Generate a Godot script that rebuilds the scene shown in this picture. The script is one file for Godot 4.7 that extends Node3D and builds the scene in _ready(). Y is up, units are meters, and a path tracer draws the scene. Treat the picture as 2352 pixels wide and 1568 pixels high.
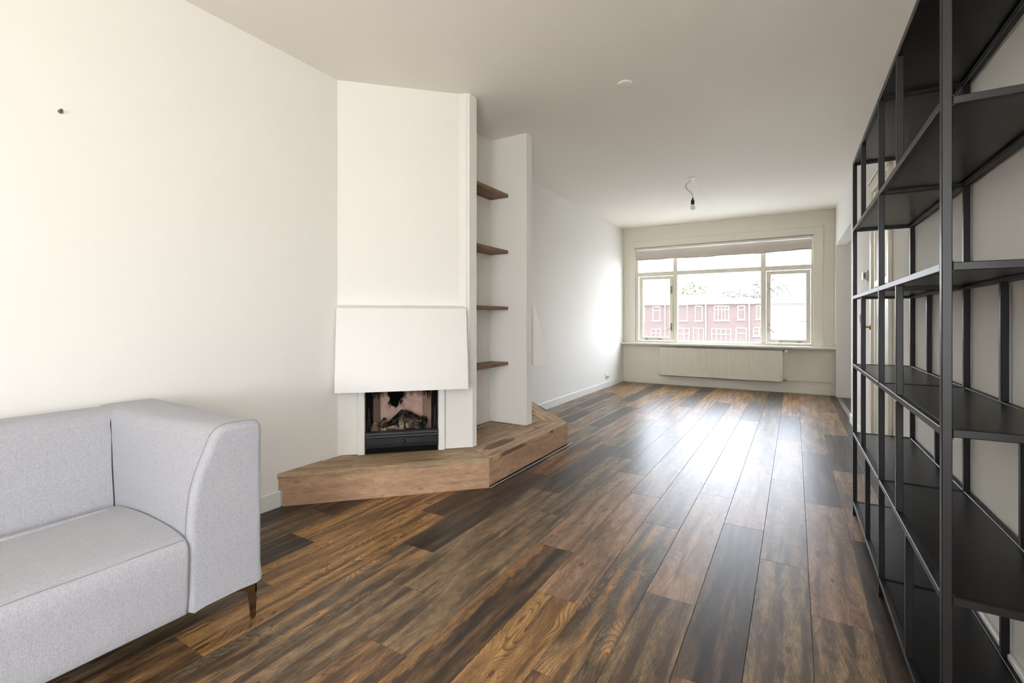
extends Node3D
# A living room: corner fireplace with timber plinth, steel bookcase, grey sofa, plank floor, street window.

const ROOM_H := 2.56
const XL := -2.482          # left wall
const ZB := -7.83           # window wall
const ZF := 2.3             # wall behind the viewer
const LP := 1.207           # floor plank length
const WP := 0.181           # floor plank width
const FP := Vector3(-2.482, 0, -2.006)   # where the chimney face meets the left wall
const FA := 0.7783          # turn of that face
const FS := 1.5             # the street is laid out at 32 m and moved out by this factor

var used := {}
var M := {}
var wood := {}
var R := RandomNumberGenerator.new()


# ------------------------------------------------------------------ mesh builder
class MB:
	var v := PackedVector3Array()
	var n := PackedVector3Array()
	var uv := PackedVector2Array()
	var xf := Transform3D.IDENTITY
	var grain := Vector3.ZERO
	var gs := Vector2(1, 1)
	var go := Vector2.ZERO

	func _uv(p: Vector3, h: Vector3) -> Vector2:
		if grain != Vector3.ZERO:
			var side := h.cross(grain)
			if side.length() < 0.3:
				side = Vector3(0, 1, 0) if absf(grain.y) < 0.5 else Vector3(1, 0, 0)
				return Vector2(p.dot(side) * gs.x + go.x, p.dot(Vector3(1, 0, 0).cross(side) + Vector3(0.3, 0, 0)) * gs.x + go.y)
			side = side.normalized()
			return Vector2(p.dot(side) * gs.x + go.x, p.dot(grain) * gs.y + go.y)
		var a := h.abs()
		if a.y >= a.x and a.y >= a.z:
			return Vector2(p.x, p.z) * gs + go
		if a.x >= a.z:
			return Vector2(p.z, p.y) * gs + go
		return Vector2(p.x, p.y) * gs + go

	func tri(a: Vector3, b: Vector3, c: Vector3, h: Vector3) -> void:
		var m := (c - a).cross(b - a)
		if m.dot(h) < 0.0:
			var t := b
			b = c
			c = t
			m = -m
		m = m.normalized()
		for p in [a, b, c]:
			v.append(xf * p)
			n.append(xf.basis * m)
			uv.append(_uv(p, m))

	func quad(a: Vector3, b: Vector3, c: Vector3, d: Vector3, h: Vector3) -> void:
		tri(a, b, c, h)
		tri(a, c, d, h)

	func box(lo: Vector3, hi: Vector3, bev := 0.0) -> void:
		var c := (lo + hi) / 2
		var s := (hi - lo) / 2
		s = s.abs()
		var b: float = minf(bev, minf(s.x, minf(s.y, s.z)) * 0.9)
		for ax in 3:
			var u := (ax + 1) % 3
			var w := (ax + 2) % 3
			for sg in [-1.0, 1.0]:
				var q := []
				for k in [[-1, -1], [1, -1], [1, 1], [-1, 1]]:
					var p := Vector3.ZERO
					p[ax] = sg * s[ax]
					p[u] = k[0] * (s[u] - b)
					p[w] = k[1] * (s[w] - b)
					q.append(c + p)
				var h := Vector3.ZERO
				h[ax] = sg
				quad(q[0], q[1], q[2], q[3], h)
				if b > 0.0:
					for sg2 in [-1.0, 1.0]:      # edge between faces ax and u
						var e := []
						for k in [[0, -1], [0, 1], [1, 1], [1, -1]]:
							var p2 := Vector3.ZERO
							p2[ax] = sg * (s[ax] - (b if k[0] == 1 else 0.0))
							p2[u] = sg2 * (s[u] - (b if k[0] == 0 else 0.0))
							p2[w] = k[1] * (s[w] - b)
							e.append(c + p2)
						var h2 := Vector3.ZERO
						h2[ax] = sg
						h2[u] = sg2
						quad(e[0], e[1], e[2], e[3], h2)
		if b > 0.0:
			for sx in [-1.0, 1.0]:
				for sy in [-1.0, 1.0]:
					for sz in [-1.0, 1.0]:
						var k := Vector3(sx, sy, sz)
						var m := s - Vector3(b, b, b)
						tri(c + Vector3(sx * s.x, sy * m.y, sz * m.z), c + Vector3(sx * m.x, sy * s.y, sz * m.z), c + Vector3(sx * m.x, sy * m.y, sz * s.z), k)

	# a polygon in (x, z), any shape, raised from y0 to y1, its upper edge chamfered by b
	func prism(poly: PackedVector2Array, y0: float, y1: float, b := 0.0) -> void:
		var top := poly
		if b > 0.0:
			var o := Geometry2D.offset_polygon(poly, -b, Geometry2D.JOIN_MITER)
			if o.size() == 1 and o[0].size() == poly.size():
				top = o[0]
				# keep the same starting corner
				var best := 0
				for i in top.size():
					if top[i].distance_to(poly[0]) < top[best].distance_to(poly[0]):
						best = i
				var t2 := PackedVector2Array()
				for i in top.size():
					t2.append(top[(best + i) % top.size()])
				if t2.size() > 1 and t2[1].distance_to(poly[1]) > 4.0 * b + 0.01:
					top = poly
				else:
					top = t2
		var ids := Geometry2D.triangulate_polygon(top)
		for i in range(0, ids.size(), 3):
			tri(_p(top[ids[i]], y1), _p(top[ids[i + 1]], y1), _p(top[ids[i + 2]], y1), Vector3.UP)
		ids = Geometry2D.triangulate_polygon(poly)
		for i in range(0, ids.size(), 3):
			tri(_p(poly[ids[i]], y0), _p(poly[ids[i + 1]], y0), _p(poly[ids[i + 2]], y0), Vector3.DOWN)
		var cw := Geometry2D.is_polygon_clockwise(poly)
		for i in poly.size():
			var a := poly[i]
			var c := poly[(i + 1) % poly.size()]
			var d := (c - a).normalized()
			var o2 := Vector2(d.y, -d.x)
			if Geometry2D.is_point_in_polygon((a + c) / 2 + o2 * 0.0005, poly):
				o2 = -o2
			var h := Vector3(o2.x, 0, o2.y)
			var ys := y1 - b if top != poly else y1
			quad(_p(a, y0), _p(c, y0), _p(c, ys), _p(a, ys), h)
			if top != poly:
				quad(_p(a, ys), _p(c, ys), _p(top[(i + 1) % top.size()], y1), _p(top[i], y1), h + Vector3.UP)

	func _p(q: Vector2, y: float) -> Vector3:
		return Vector3(q.x, y, q.y)

	# rows of points, smooth; close joins each row's end to its start; flip turns it inside out
	func grid(rows: Array, close: bool, flip := false, uvs := Vector2(1, 1)) -> void:
		var nr := rows.size()
		var nc: int = rows[0].size()
		var nn := []
		for i in nr:
			var line := PackedVector3Array()
			for j in nc:
				var du: Vector3 = rows[mini(i + 1, nr - 1)][j] - rows[maxi(i - 1, 0)][j]
				var jl := (j - 1 + nc) % nc if close else maxi(j - 1, 0)
				var jr := (j + 1) % nc if close else mini(j + 1, nc - 1)
				var dv: Vector3 = rows[i][jr] - rows[i][jl]
				var m := du.cross(dv)
				if m.length() < 1e-12:
					m = Vector3.UP
				line.append(m.normalized() * (-1.0 if flip else 1.0))
			nn.append(line)
		for e in [[0, 1], [nr - 1, nr - 2]]:      # rows shrunk to a point take the mean of the next row
			if (rows[e[0]][0] as Vector3).distance_to(rows[e[0]][nc / 2]) < 1e-7:
				var mean := Vector3.ZERO
				for j in nc:
					mean += nn[e[1]][j]
				mean = mean.normalized()
				for j in nc:
					nn[e[0]][j] = mean
		for i in nr - 1:
			for j in (nc if close else nc - 1):
				var k := (j + 1) % nc
				var ids := [[i, j], [i, k], [i + 1, k], [i, j], [i + 1, k], [i + 1, j]]
				if not flip:
					ids = [[i, j], [i, k], [i + 1, k], [i, j], [i + 1, k], [i + 1, j]]
					ids.reverse()
				# clockwise seen from outside: outward is du x dv
				for t in 2:
					var a: Vector3 = rows[ids[t * 3][0]][ids[t * 3][1]]
					var b: Vector3 = rows[ids[t * 3 + 1][0]][ids[t * 3 + 1][1]]
					var c: Vector3 = rows[ids[t * 3 + 2][0]][ids[t * 3 + 2][1]]
					var na: Vector3 = nn[ids[t * 3][0]][ids[t * 3][1]]
					var order := [0, 1, 2]
					if (c - a).cross(b - a).dot(na + nn[ids[t * 3 + 1][0]][ids[t * 3 + 1][1]] + nn[ids[t * 3 + 2][0]][ids[t * 3 + 2][1]]) < 0.0:
						order = [0, 2, 1]
					for o in order:
						var q: Array = ids[t * 3 + o]
						v.append(xf * (rows[q[0]][q[1]] as Vector3))
						n.append((xf.basis * (nn[q[0]][q[1]] as Vector3)).normalized())
						uv.append(Vector2(float(q[1]) / nc * uvs.x, float(q[0]) / nr * uvs.y) + go)

	func tube(pts: PackedVector3Array, r: float, sides := 8, caps := true, r2 := -1.0) -> void:
		var rows := []
		var up := Vector3.UP
		for i in pts.size():
			var d := (pts[mini(i + 1, pts.size() - 1)] - pts[maxi(i - 1, 0)]).normalized()
			if absf(d.dot(up)) > 0.95:
				up = Vector3(1, 0, 0)
			var x := d.cross(up).normalized()
			var y := d.cross(x).normalized()
			up = -y
			var rr := r if r2 < 0.0 else lerpf(r, r2, float(i) / (pts.size() - 1))
			var row := PackedVector3Array()
			for k in sides:
				var a := TAU * k / sides
				row.append(pts[i] + (x * cos(a) + y * sin(a)) * rr)
			rows.append(row)
		var mid: Vector3 = (rows[0][0] - pts[0])
		var du: Vector3 = rows[1][0] - rows[0][0]
		var dv: Vector3 = rows[0][1] - rows[0][sides - 1]
		grid(rows, true, du.cross(dv).dot(mid) < 0.0)
		if caps:
			for e in [0, pts.size() - 1]:
				var h := (pts[0] - pts[1]) if e == 0 else (pts[e] - pts[e - 1])
				for k in sides:
					tri(pts[e], rows[e][k], rows[e][(k + 1) % sides], h)

	# profile of (radius, height) turned about y
	func lathe(prof: PackedVector2Array, at: Vector3, sides := 24) -> void:
		var rows := []
		for p in prof:
			var row := PackedVector3Array()
			for k in sides:
				var a := TAU * k / sides
				row.append(at + Vector3(cos(a) * p.x, p.y, sin(a) * p.x))
			rows.append(row)
		var i := prof.size() / 2
		var du: Vector3 = rows[mini(i + 1, rows.size() - 1)][0] - rows[i - 1][0]
		var dv: Vector3 = rows[i][1] - rows[i][sides - 1]
		var out := Vector3(1, 0, 0) if absf(prof[mini(i + 1, prof.size() - 1)].y - prof[i - 1].y) > 1e-6 else Vector3.UP
		grid(rows, true, du.cross(dv).dot(out) < 0.0)

	# an outline in the plane of a and b, pushed along c from c0 to c1 (flat sides)
	func plate(pts: PackedVector2Array, at: Vector3, a: Vector3, b: Vector3, c: Vector3, t: float) -> void:
		var ids := Geometry2D.triangulate_polygon(pts)
		for i in range(0, ids.size(), 3):
			var q := []
			for k in 3:
				q.append(at + a * pts[ids[i + k]].x + b * pts[ids[i + k]].y)
			tri(q[0], q[1], q[2], -c)
			tri(q[0] + c * t, q[1] + c * t, q[2] + c * t, c)
		for i in pts.size():
			var p := pts[i]
			var r := pts[(i + 1) % pts.size()]
			var d := (r - p).normalized()
			var o := Vector2(d.y, -d.x)
			if Geometry2D.is_point_in_polygon((p + r) / 2 + o * 0.0002, pts):
				o = -o
			var p3 := at + a * p.x + b * p.y
			var r3 := at + a * r.x + b * r.y
			quad(p3, r3, r3 + c * t, p3 + c * t, a * o.x + b * o.y)

	func mesh() -> ArrayMesh:
		var arr := []
		arr.resize(Mesh.ARRAY_MAX)
		arr[Mesh.ARRAY_VERTEX] = v
		arr[Mesh.ARRAY_NORMAL] = n
		arr[Mesh.ARRAY_TEX_UV] = uv
		var m := ArrayMesh.new()
		m.add_surface_from_arrays(Mesh.PRIMITIVE_TRIANGLES, arr)
		return m


# ------------------------------------------------------------------ nodes
func numbered(called: String, under: Node) -> String:
	var key := str(under.get_instance_id()) + called
	var k: int = used.get(key, 0)
	used[key] = k + 1
	return called if k == 0 else "%s_%03d" % [called, k]

func put(called: String, m: Mesh, mat: Material, under: Node = null, where := Transform3D.IDENTITY) -> MeshInstance3D:
	var p: Node = under if under else self
	var o := MeshInstance3D.new()
	o.name = numbered(called, p)
	o.mesh = m
	o.material_override = mat
	o.transform = where
	p.add_child(o, true)
	return o

func thing(called: String, at := Vector3.ZERO, turn := 0.0) -> Node3D:
	var o := Node3D.new()
	o.name = numbered(called, self)
	o.position = at
	o.rotation.y = turn
	add_child(o, true)
	return o

func tag(o: Node, label: String, category: String, group := "", kind := "") -> Node:
	o.set_meta("label", label)
	o.set_meta("category", category)
	if group:
		o.set_meta("group", group)
	if kind:
		o.set_meta("kind", kind)
	return o

func poly(a: Array) -> PackedVector2Array:
	var r := PackedVector2Array()
	for i in range(0, a.size(), 2):
		r.append(Vector2(a[i], a[i + 1]))
	return r

func smooth(x: float, a: float, b: float) -> float:
	return smoothstep(a, b, x)


# ------------------------------------------------------------------ materials
func mat(called: String, c: Color, rough := 0.6, metal := 0.0, spec := 0.5) -> StandardMaterial3D:
	var m := StandardMaterial3D.new()
	m.resource_name = called
	m.albedo_color = c
	m.roughness = rough
	m.metallic = metal
	m.metallic_specular = spec
	M[called] = m
	return m

func field(sd: int, sw: int, sh: int, freq: float, w: int, h: int, oct := 1) -> PackedByteArray:
	var f := FastNoiseLite.new()
	f.seed = sd
	f.noise_type = FastNoiseLite.TYPE_SIMPLEX_SMOOTH
	f.frequency = freq
	f.fractal_type = FastNoiseLite.FRACTAL_FBM if oct > 1 else FastNoiseLite.FRACTAL_NONE
	f.fractal_octaves = oct
	var im := f.get_image(sw, sh)
	im.convert(Image.FORMAT_L8)
	if sw != w or sh != h:
		im.resize(w, h, Image.INTERPOLATE_CUBIC)
	return im.get_data()

# A board's face: growth rings as contours of a long soft field, fibres, streaks of three tones, knots and dark patches.
func board(sd: int, w: int, h: int, light: Color, mid: Color, dark: Color, rings: float, ring_s: float, fibre_s: float, patch: float, knots: int, saw := 0.0, stain: Array = [], edged := false) -> ImageTexture:
	R.seed = sd * 77 + 5
	var fa := field(sd, 9, 11, 0.17, w, h)
	var ff := field(sd + 1, w, h / 24, 0.42, w, h, 2)
	var fs := field(sd + 2, 14, 9, 0.2, w, h, 2)
	var fp := field(sd + 3, 30, 16, 0.085, w, h, 3)
	var fe := field(sd + 4, w, h / 5, 0.3, w, h, 2)
	var fo := field(sd + 5, w, h / 11, 0.55, w, h, 1)
	var fm := field(sd + 6, 40, 90, 0.12, w, h, 4)
	var a := PackedFloat32Array()
	a.resize(w * h)
	for i in w * h:
		a[i] = fa[i] / 255.0 * 0.62
	for k in knots:
		var kx := R.randi_range(int(w * 0.15), int(w * 0.85))
		var ky := R.randi_range(int(h * 0.08), int(h * 0.92))
		var rx := R.randf_range(0.07, 0.13) * w
		var ry := rx * R.randf_range(2.2, 3.6) * h / w * 0.181 / 1.207
		var amp := R.randf_range(0.22, 0.45)
		for y in range(maxi(0, int(ky - ry * 3)), mini(h, int(ky + ry * 3))):
			for x in range(maxi(0, int(kx - rx * 3)), mini(w, int(kx + rx * 3))):
				var d := pow((x - kx) / rx, 2.0) + pow((y - ky) / ry, 2.0)
				a[y * w + x] += amp * exp(-d)
				if d < 0.35:
					fp[y * w + x] = mini(255, int(fp[y * w + x]) + int(190 * (0.35 - d) / 0.35))
	if stain:       # a sooty mark: [across, along, half width, half length]
		for y in h:
			for x in w:
				var d := pow((float(x) / w - stain[0]) / stain[2], 2.0) + pow((float(y) / h - stain[1]) / stain[3], 2.0)
				if d < 1.6:
					fp[y * w + x] = mini(255, int(fp[y * w + x]) + int(maxf(0.0, 210.0 * (1.25 - d) * (0.7 + fe[y * w + x] / 500.0))))
	var out := PackedByteArray()
	out.resize(w * h * 3)
	var pmax := 0.95 if stain else 0.72
	var slope := rings * 1.15 / w
	var lr := light.r
	var lg := light.g
	var lb := light.b
	for y in h:
		var sawk := 1.0
		if saw > 0.0:
			sawk = 1.0 - saw * smoothstep(0.8, 1.0, sin(y * 0.21 + 2.0 * sin(y * 0.013)))
		for x in w:
			var i := y * w + x
			var g := a[i] * rings + x * slope
			g -= floorf(g)
			var line := g * g * g * g * ring_s
			var f := ff[i] / 255.0
			var s := clampf((fs[i] / 255.0 - 0.5) * 1.9 + 0.5 + (f - 0.5) * 0.5, 0.0, 1.0)
			var p := clampf((fp[i] / 255.0 - patch) * 4.0, 0.0, pmax) * (0.45 + 0.55 * f)
			if edged:
				s = lerpf(s * 0.6, 1.0, clampf((0.30 + (fm[i] / 255.0 - 0.5) * 0.16 - float(x) / w) * 9.0, 0.0, 1.0))
			var k := (1.0 - line) * (1.0 - fibre_s * 0.42 * clampf((fo[i] / 255.0 - 0.64) * 6.0, 0.0, 1.0)) * (1.0 + (fm[i] / 255.0 - 0.5) * 0.55 * fibre_s) * (1.0 - fibre_s * 0.5 + fibre_s * f) * (1.0 - fibre_s * 0.7 * maxf(0.0, 0.45 - fe[i] / 255.0))
			if saw > 0.0 and s < 0.26:
				k *= sawk
			out[i * 3] = int(clampf(lerpf(lerpf(mid.r, lr, s) * k, dark.r, p), 0.0, 1.0) * 255)
			out[i * 3 + 1] = int(clampf(lerpf(lerpf(mid.g, lg, s) * k, dark.g, p), 0.0, 1.0) * 255)
			out[i * 3 + 2] = int(clampf(lerpf(lerpf(mid.b, lb, s) * k, dark.b, p), 0.0, 1.0) * 255)
	var im := Image.create_from_data(w, h, false, Image.FORMAT_RGB8, out)
	return ImageTexture.create_from_image(im)

func wooden(called: String, t: ImageTexture, rough: float, relief: float, spec := 0.5, tint := Color.WHITE) -> StandardMaterial3D:
	var m := mat(called, tint, rough, 0.0, spec)
	m.albedo_texture = t
	if relief > 0.0:
		m.heightmap_enabled = true
		m.heightmap_texture = t
		m.heightmap_scale = relief
	return m

func plaster(called: String, c: Color, rough := 0.85) -> StandardMaterial3D:
	var m := mat(called, c, rough, 0.0, 0.3)
	return m

var _ptex: ImageTexture
func M_plaster_tex() -> ImageTexture:
	if _ptex == null:
		var f := FastNoiseLite.new()
		f.seed = 4
		f.frequency = 0.05
		f.fractal_octaves = 4
		_ptex = ImageTexture.create_from_image(f.get_seamless_image(256, 256))
	return _ptex

func make_materials() -> void:
	plaster("wall_white", Color(0.915, 0.907, 0.884))
	plaster("ceiling_white", Color(0.965, 0.945, 0.91))
	mat("paint_cream", Color(0.90, 0.88, 0.82), 0.45)
	mat("paint_white", Color(0.895, 0.888, 0.868), 0.45)
	mat("radiator_enamel", Color(0.90, 0.885, 0.82), 0.35)
	mat("slab_dark", Color(0.06, 0.05, 0.045), 0.9)
	mat("black_steel", Color(0.075, 0.067, 0.06), 0.42, 0.0, 0.38)
	mat("black_sheet", Color(0.058, 0.05, 0.044), 0.36, 0.0, 0.45)
	mat("chrome", Color(0.62, 0.58, 0.53), 0.18, 1.0)
	mat("steel", Color(0.55, 0.54, 0.52), 0.3, 1.0)
	mat("brass", Color(0.72, 0.52, 0.2), 0.25, 1.0)
	mat("black_plastic", Color(0.07, 0.065, 0.06), 0.4)
	mat("white_plastic", Color(0.93, 0.93, 0.91), 0.35)
	mat("grey_plastic", Color(0.5, 0.48, 0.45), 0.5)
	mat("stove_black", Color(0.22, 0.215, 0.22), 0.5, 0.1)
	mat("soot", Color(0.085, 0.075, 0.07), 0.95, 0.0, 0.2)
	mat("pale_strip", Color(0.70, 0.66, 0.61), 0.4)
	mat("wire", Color(0.45, 0.44, 0.4), 0.5)
	mat("bulb_glass", Color(0.93, 0.92, 0.89), 0.3)
	mat("crease_shade", Color(0.22, 0.22, 0.24), 0.95, 0.0, 0.1)
	mat("seam_thread", Color(0.55, 0.55, 0.57), 0.9, 0.0, 0.2)
	mat("grey_laminate", Color(0.36, 0.35, 0.34), 0.5)
	var g := mat("pane_glass", Color(0.95, 0.97, 0.97, 0.05), 0.02, 0.0, 0.16)
	g.transparency = BaseMaterial3D.TRANSPARENCY_ALPHA
	var hz := mat("pane_reflection_film", Color(0.97, 0.98, 0.98, 0.06), 0.6, 0.0, 0.3)  # pale film paints the rear window's reflection into the right sash
	hz.transparency = BaseMaterial3D.TRANSPARENCY_ALPHA
	hz.backlight_enabled = true
	hz.backlight = Color(0.9, 0.9, 0.9)
	var fr := mat("frosted_glass", Color(0.95, 0.94, 0.95), 0.35)
	fr.backlight_enabled = true
	fr.backlight = Color(1, 1, 1)
	fr.uv1_triplanar = true
	fr.uv1_scale = Vector3(6, 6, 6)
	fr.heightmap_enabled = true
	fr.heightmap_texture = M_plaster_tex()
	fr.heightmap_scale = 0.3
	var bl := mat("blind_linen", Color(0.80, 0.765, 0.73), 0.9, 0.0, 0.2)
	bl.backlight_enabled = true
	bl.backlight = Color(0.22, 0.21, 0.2)
	var bh := mat("blind_light_leak", Color(0.92, 0.9, 0.88), 0.9, 0.0, 0.2)
	bh.backlight_enabled = true
	bh.backlight = Color(0.6, 0.59, 0.58)
	fabric()
	# floor planks, by tone
	var tones := {
		"grey": [Color(0.556, 0.460, 0.348), Color(0.407, 0.332, 0.251), Color(0.203, 0.161, 0.128)],
		"gold": [Color(0.717, 0.551, 0.353), Color(0.540, 0.401, 0.257), Color(0.235, 0.161, 0.107)],
		"tan": [Color(0.674, 0.540, 0.423), Color(0.546, 0.428, 0.332), Color(0.289, 0.214, 0.161)],
		"dark": [Color(0.353, 0.284, 0.225), Color(0.235, 0.187, 0.150), Color(0.118, 0.096, 0.080)],
		"rust": [Color(0.610, 0.460, 0.316), Color(0.428, 0.321, 0.235), Color(0.193, 0.150, 0.118)],
		"mixed": [Color(0.696, 0.535, 0.364), Color(0.428, 0.369, 0.300), Color(0.193, 0.155, 0.128)],
	}
	var spec := {   # tone, rings, ring strength, fibre, patch, knots, saw
		"grey": ["grey", 6.0, 0.13, 0.55, 0.62, 2, 0.0], "grey2": ["grey", 8.0, 0.18, 0.55, 0.57, 3, 0.0],
		"gold": ["gold", 19.0, 0.5, 0.35, 0.7, 2, 0.0], "gold2": ["gold", 15.0, 0.48, 0.4, 0.66, 3, 0.0],
		"tan": ["tan", 14.0, 0.26, 0.35, 0.7, 2, 0.0], "tan2": ["tan", 9.0, 0.2, 0.45, 0.66, 2, 0.0],
		"dark": ["dark", 6.0, 0.15, 0.55, 0.6, 1, 0.0], "dark2": ["dark", 5.0, 0.13, 0.5, 0.56, 2, 0.0],
		"rust": ["rust", 9.0, 0.25, 0.6, 0.58, 2, 0.0], "mixed": ["mixed", 18.0, 0.42, 0.45, 0.68, 1, 0.14], "edge": ["dark", 6.0, 0.15, 0.55, 0.62, 0, 0.0],
	}
	var sd := 11
	for k in spec:
		var s: Array = spec[k]
		var t: Array = tones[s[0]]
		wood[k] = wooden("plank_" + str(k), board(sd, 192, 1280, t[0] if k != "edge" else Color(0.56, 0.42, 0.27), t[1], t[2], s[1], s[2], s[3], s[4], s[5], s[6], [], k == "edge"), 0.36, 0.05, 0.40, Color(1, 1, 1))
		sd += 17
	# pine
	wooden("pine_front", board(301, 192, 1024, Color(0.745, 0.605, 0.48), Color(0.69, 0.545, 0.425), Color(0.34, 0.23, 0.16), 9.0, 0.08, 0.2, 0.92, 4), 0.6, 0.02)
	wooden("pine_top", board(330, 192, 1024, Color(0.79, 0.67, 0.53), Color(0.72, 0.59, 0.46), Color(0.27, 0.21, 0.165), 9.0, 0.1, 0.24, 0.78, 3, 0.0, [0.2, 0.785, 0.3, 0.17]), 0.6, 0.02)
	wooden("pine_old", board(352, 192, 1024, Color(0.73, 0.625, 0.49), Color(0.64, 0.54, 0.42), Color(0.3, 0.235, 0.18), 9.0, 0.12, 0.28, 0.76, 2), 0.65, 0.02)
	wooden("shelf_wood", board(371, 192, 1024, Color(0.58, 0.44, 0.335), Color(0.5, 0.37, 0.28), Color(0.25, 0.17, 0.12), 8.0, 0.25, 0.25, 0.86, 3), 0.6, 0.02)

func fabric() -> void:
	var w := 256
	var a := FastNoiseLite.new()
	a.seed = 9
	a.frequency = 0.09
	a.fractal_octaves = 3
	var big := a.get_seamless_image(w, w)
	big.convert(Image.FORMAT_L8)
	var b := big.get_data()
	R.seed = 8
	var out := PackedByteArray()
	out.resize(w * w * 3)
	var run := 0.0
	var cols := PackedFloat32Array()
	for x in w:
		cols.append(R.randf())
	for y in w:
		run = 0.0
		for x in w:
			if R.randf() < 0.6:
				run = R.randf_range(-1.0, 1.0)
			if R.randf() < 0.22:
				cols[x] = R.randf_range(-1.0, 1.0)
			var t := run if (x / 2 + y / 2) % 2 == 0 else cols[x]
			var g := 0.665 + t * 0.105 + (b[y * w + x] / 255.0 - 0.5) * 0.05
			var i := (y * w + x) * 3
			out[i] = int(clampf(g * 0.985, 0, 1) * 255)
			out[i + 1] = int(clampf(g * 0.985, 0, 1) * 255)
			out[i + 2] = int(clampf(g * 1.012, 0, 1) * 255)
	var im := Image.create_from_data(w, w, false, Image.FORMAT_RGB8, out)
	var m := mat("sofa_cloth", Color(1, 1, 1), 0.95, 0.0, 0.2)
	m.albedo_texture = ImageTexture.create_from_image(im)
	m.uv1_triplanar = true
	m.uv1_scale = Vector3(9.0, 6.0, 9.0)
	m.uv1_triplanar_sharpness = 4.0
	m.rim_enabled = true
	m.rim = 0.25
	m.rim_tint = 0.5


func _ready() -> void:
	setup_view()
	make_materials()
	shell()
	floor_planks()
	street_window()
	right_side()
	fireplace()
	hearth()
	fire()
	sofa()
	bookcase()
	radiator()
	small_things()
	street()


# ------------------------------------------------------------------ camera, sky, light, exposure
func setup_view() -> void:
	var cam := Camera3D.new()
	cam.name = "camera"
	cam.position = Vector3(0, 1.05, 0)
	cam.rotation.y = 0.538
	var f := 1088.1
	cam.projection = Camera3D.PROJECTION_FRUSTUM
	cam.near = 0.05
	cam.far = 400.0
	cam.size = 1568.0 / f * 0.05
	cam.frustum_offset = Vector2(0, -(784.0 - 732.6) / f * 0.05)
	add_child(cam)
	cam.make_current()
	var sky := ProceduralSkyMaterial.new()
	sky.sky_top_color = Color(0.90, 0.94, 1.0)
	sky.sky_horizon_color = Color(0.97, 0.98, 1.0)
	sky.ground_horizon_color = Color(0.88, 0.87, 0.84)
	sky.ground_bottom_color = Color(0.86, 0.85, 0.82)
	sky.sun_angle_max = 1.0
	sky.energy_multiplier = 2.7
	var e := Environment.new()
	e.background_mode = Environment.BG_SKY
	e.sky = Sky.new()
	e.sky.sky_material = sky
	e.tonemap_mode = Environment.TONE_MAPPER_LINEAR
	e.tonemap_exposure = 6.1
	e.sdfgi_enabled = true
	e.ssao_enabled = true
	e.ssil_enabled = true
	var we := WorldEnvironment.new()
	we.name = "world_environment"
	we.environment = e
	add_child(we)
	# added lamps at the unseen windows: rear lifts the ceiling, side the left wall
	for q in [["rear_ceiling_fill", Vector3(0.7, 1.1, 2.85), 0.0, 60.0, Vector2(1.5, 1.5), 2.9], ["side_wall_fill", Vector3(2.62, 1.35, 1.0), 90.0, 26.0, Vector2(1.2, 1.3), 0.26]]:
		var a := AreaLight3D.new()
		a.name = q[0]
		a.area_size = q[4]
		a.light_energy = q[5]
		a.light_color = Color(0.98, 0.985, 1.0)
		a.shadow_enabled = true
		a.position = q[1]
		a.rotation = Vector3(deg_to_rad(q[3]), deg_to_rad(q[2]), 0)
		add_child(a)


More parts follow.
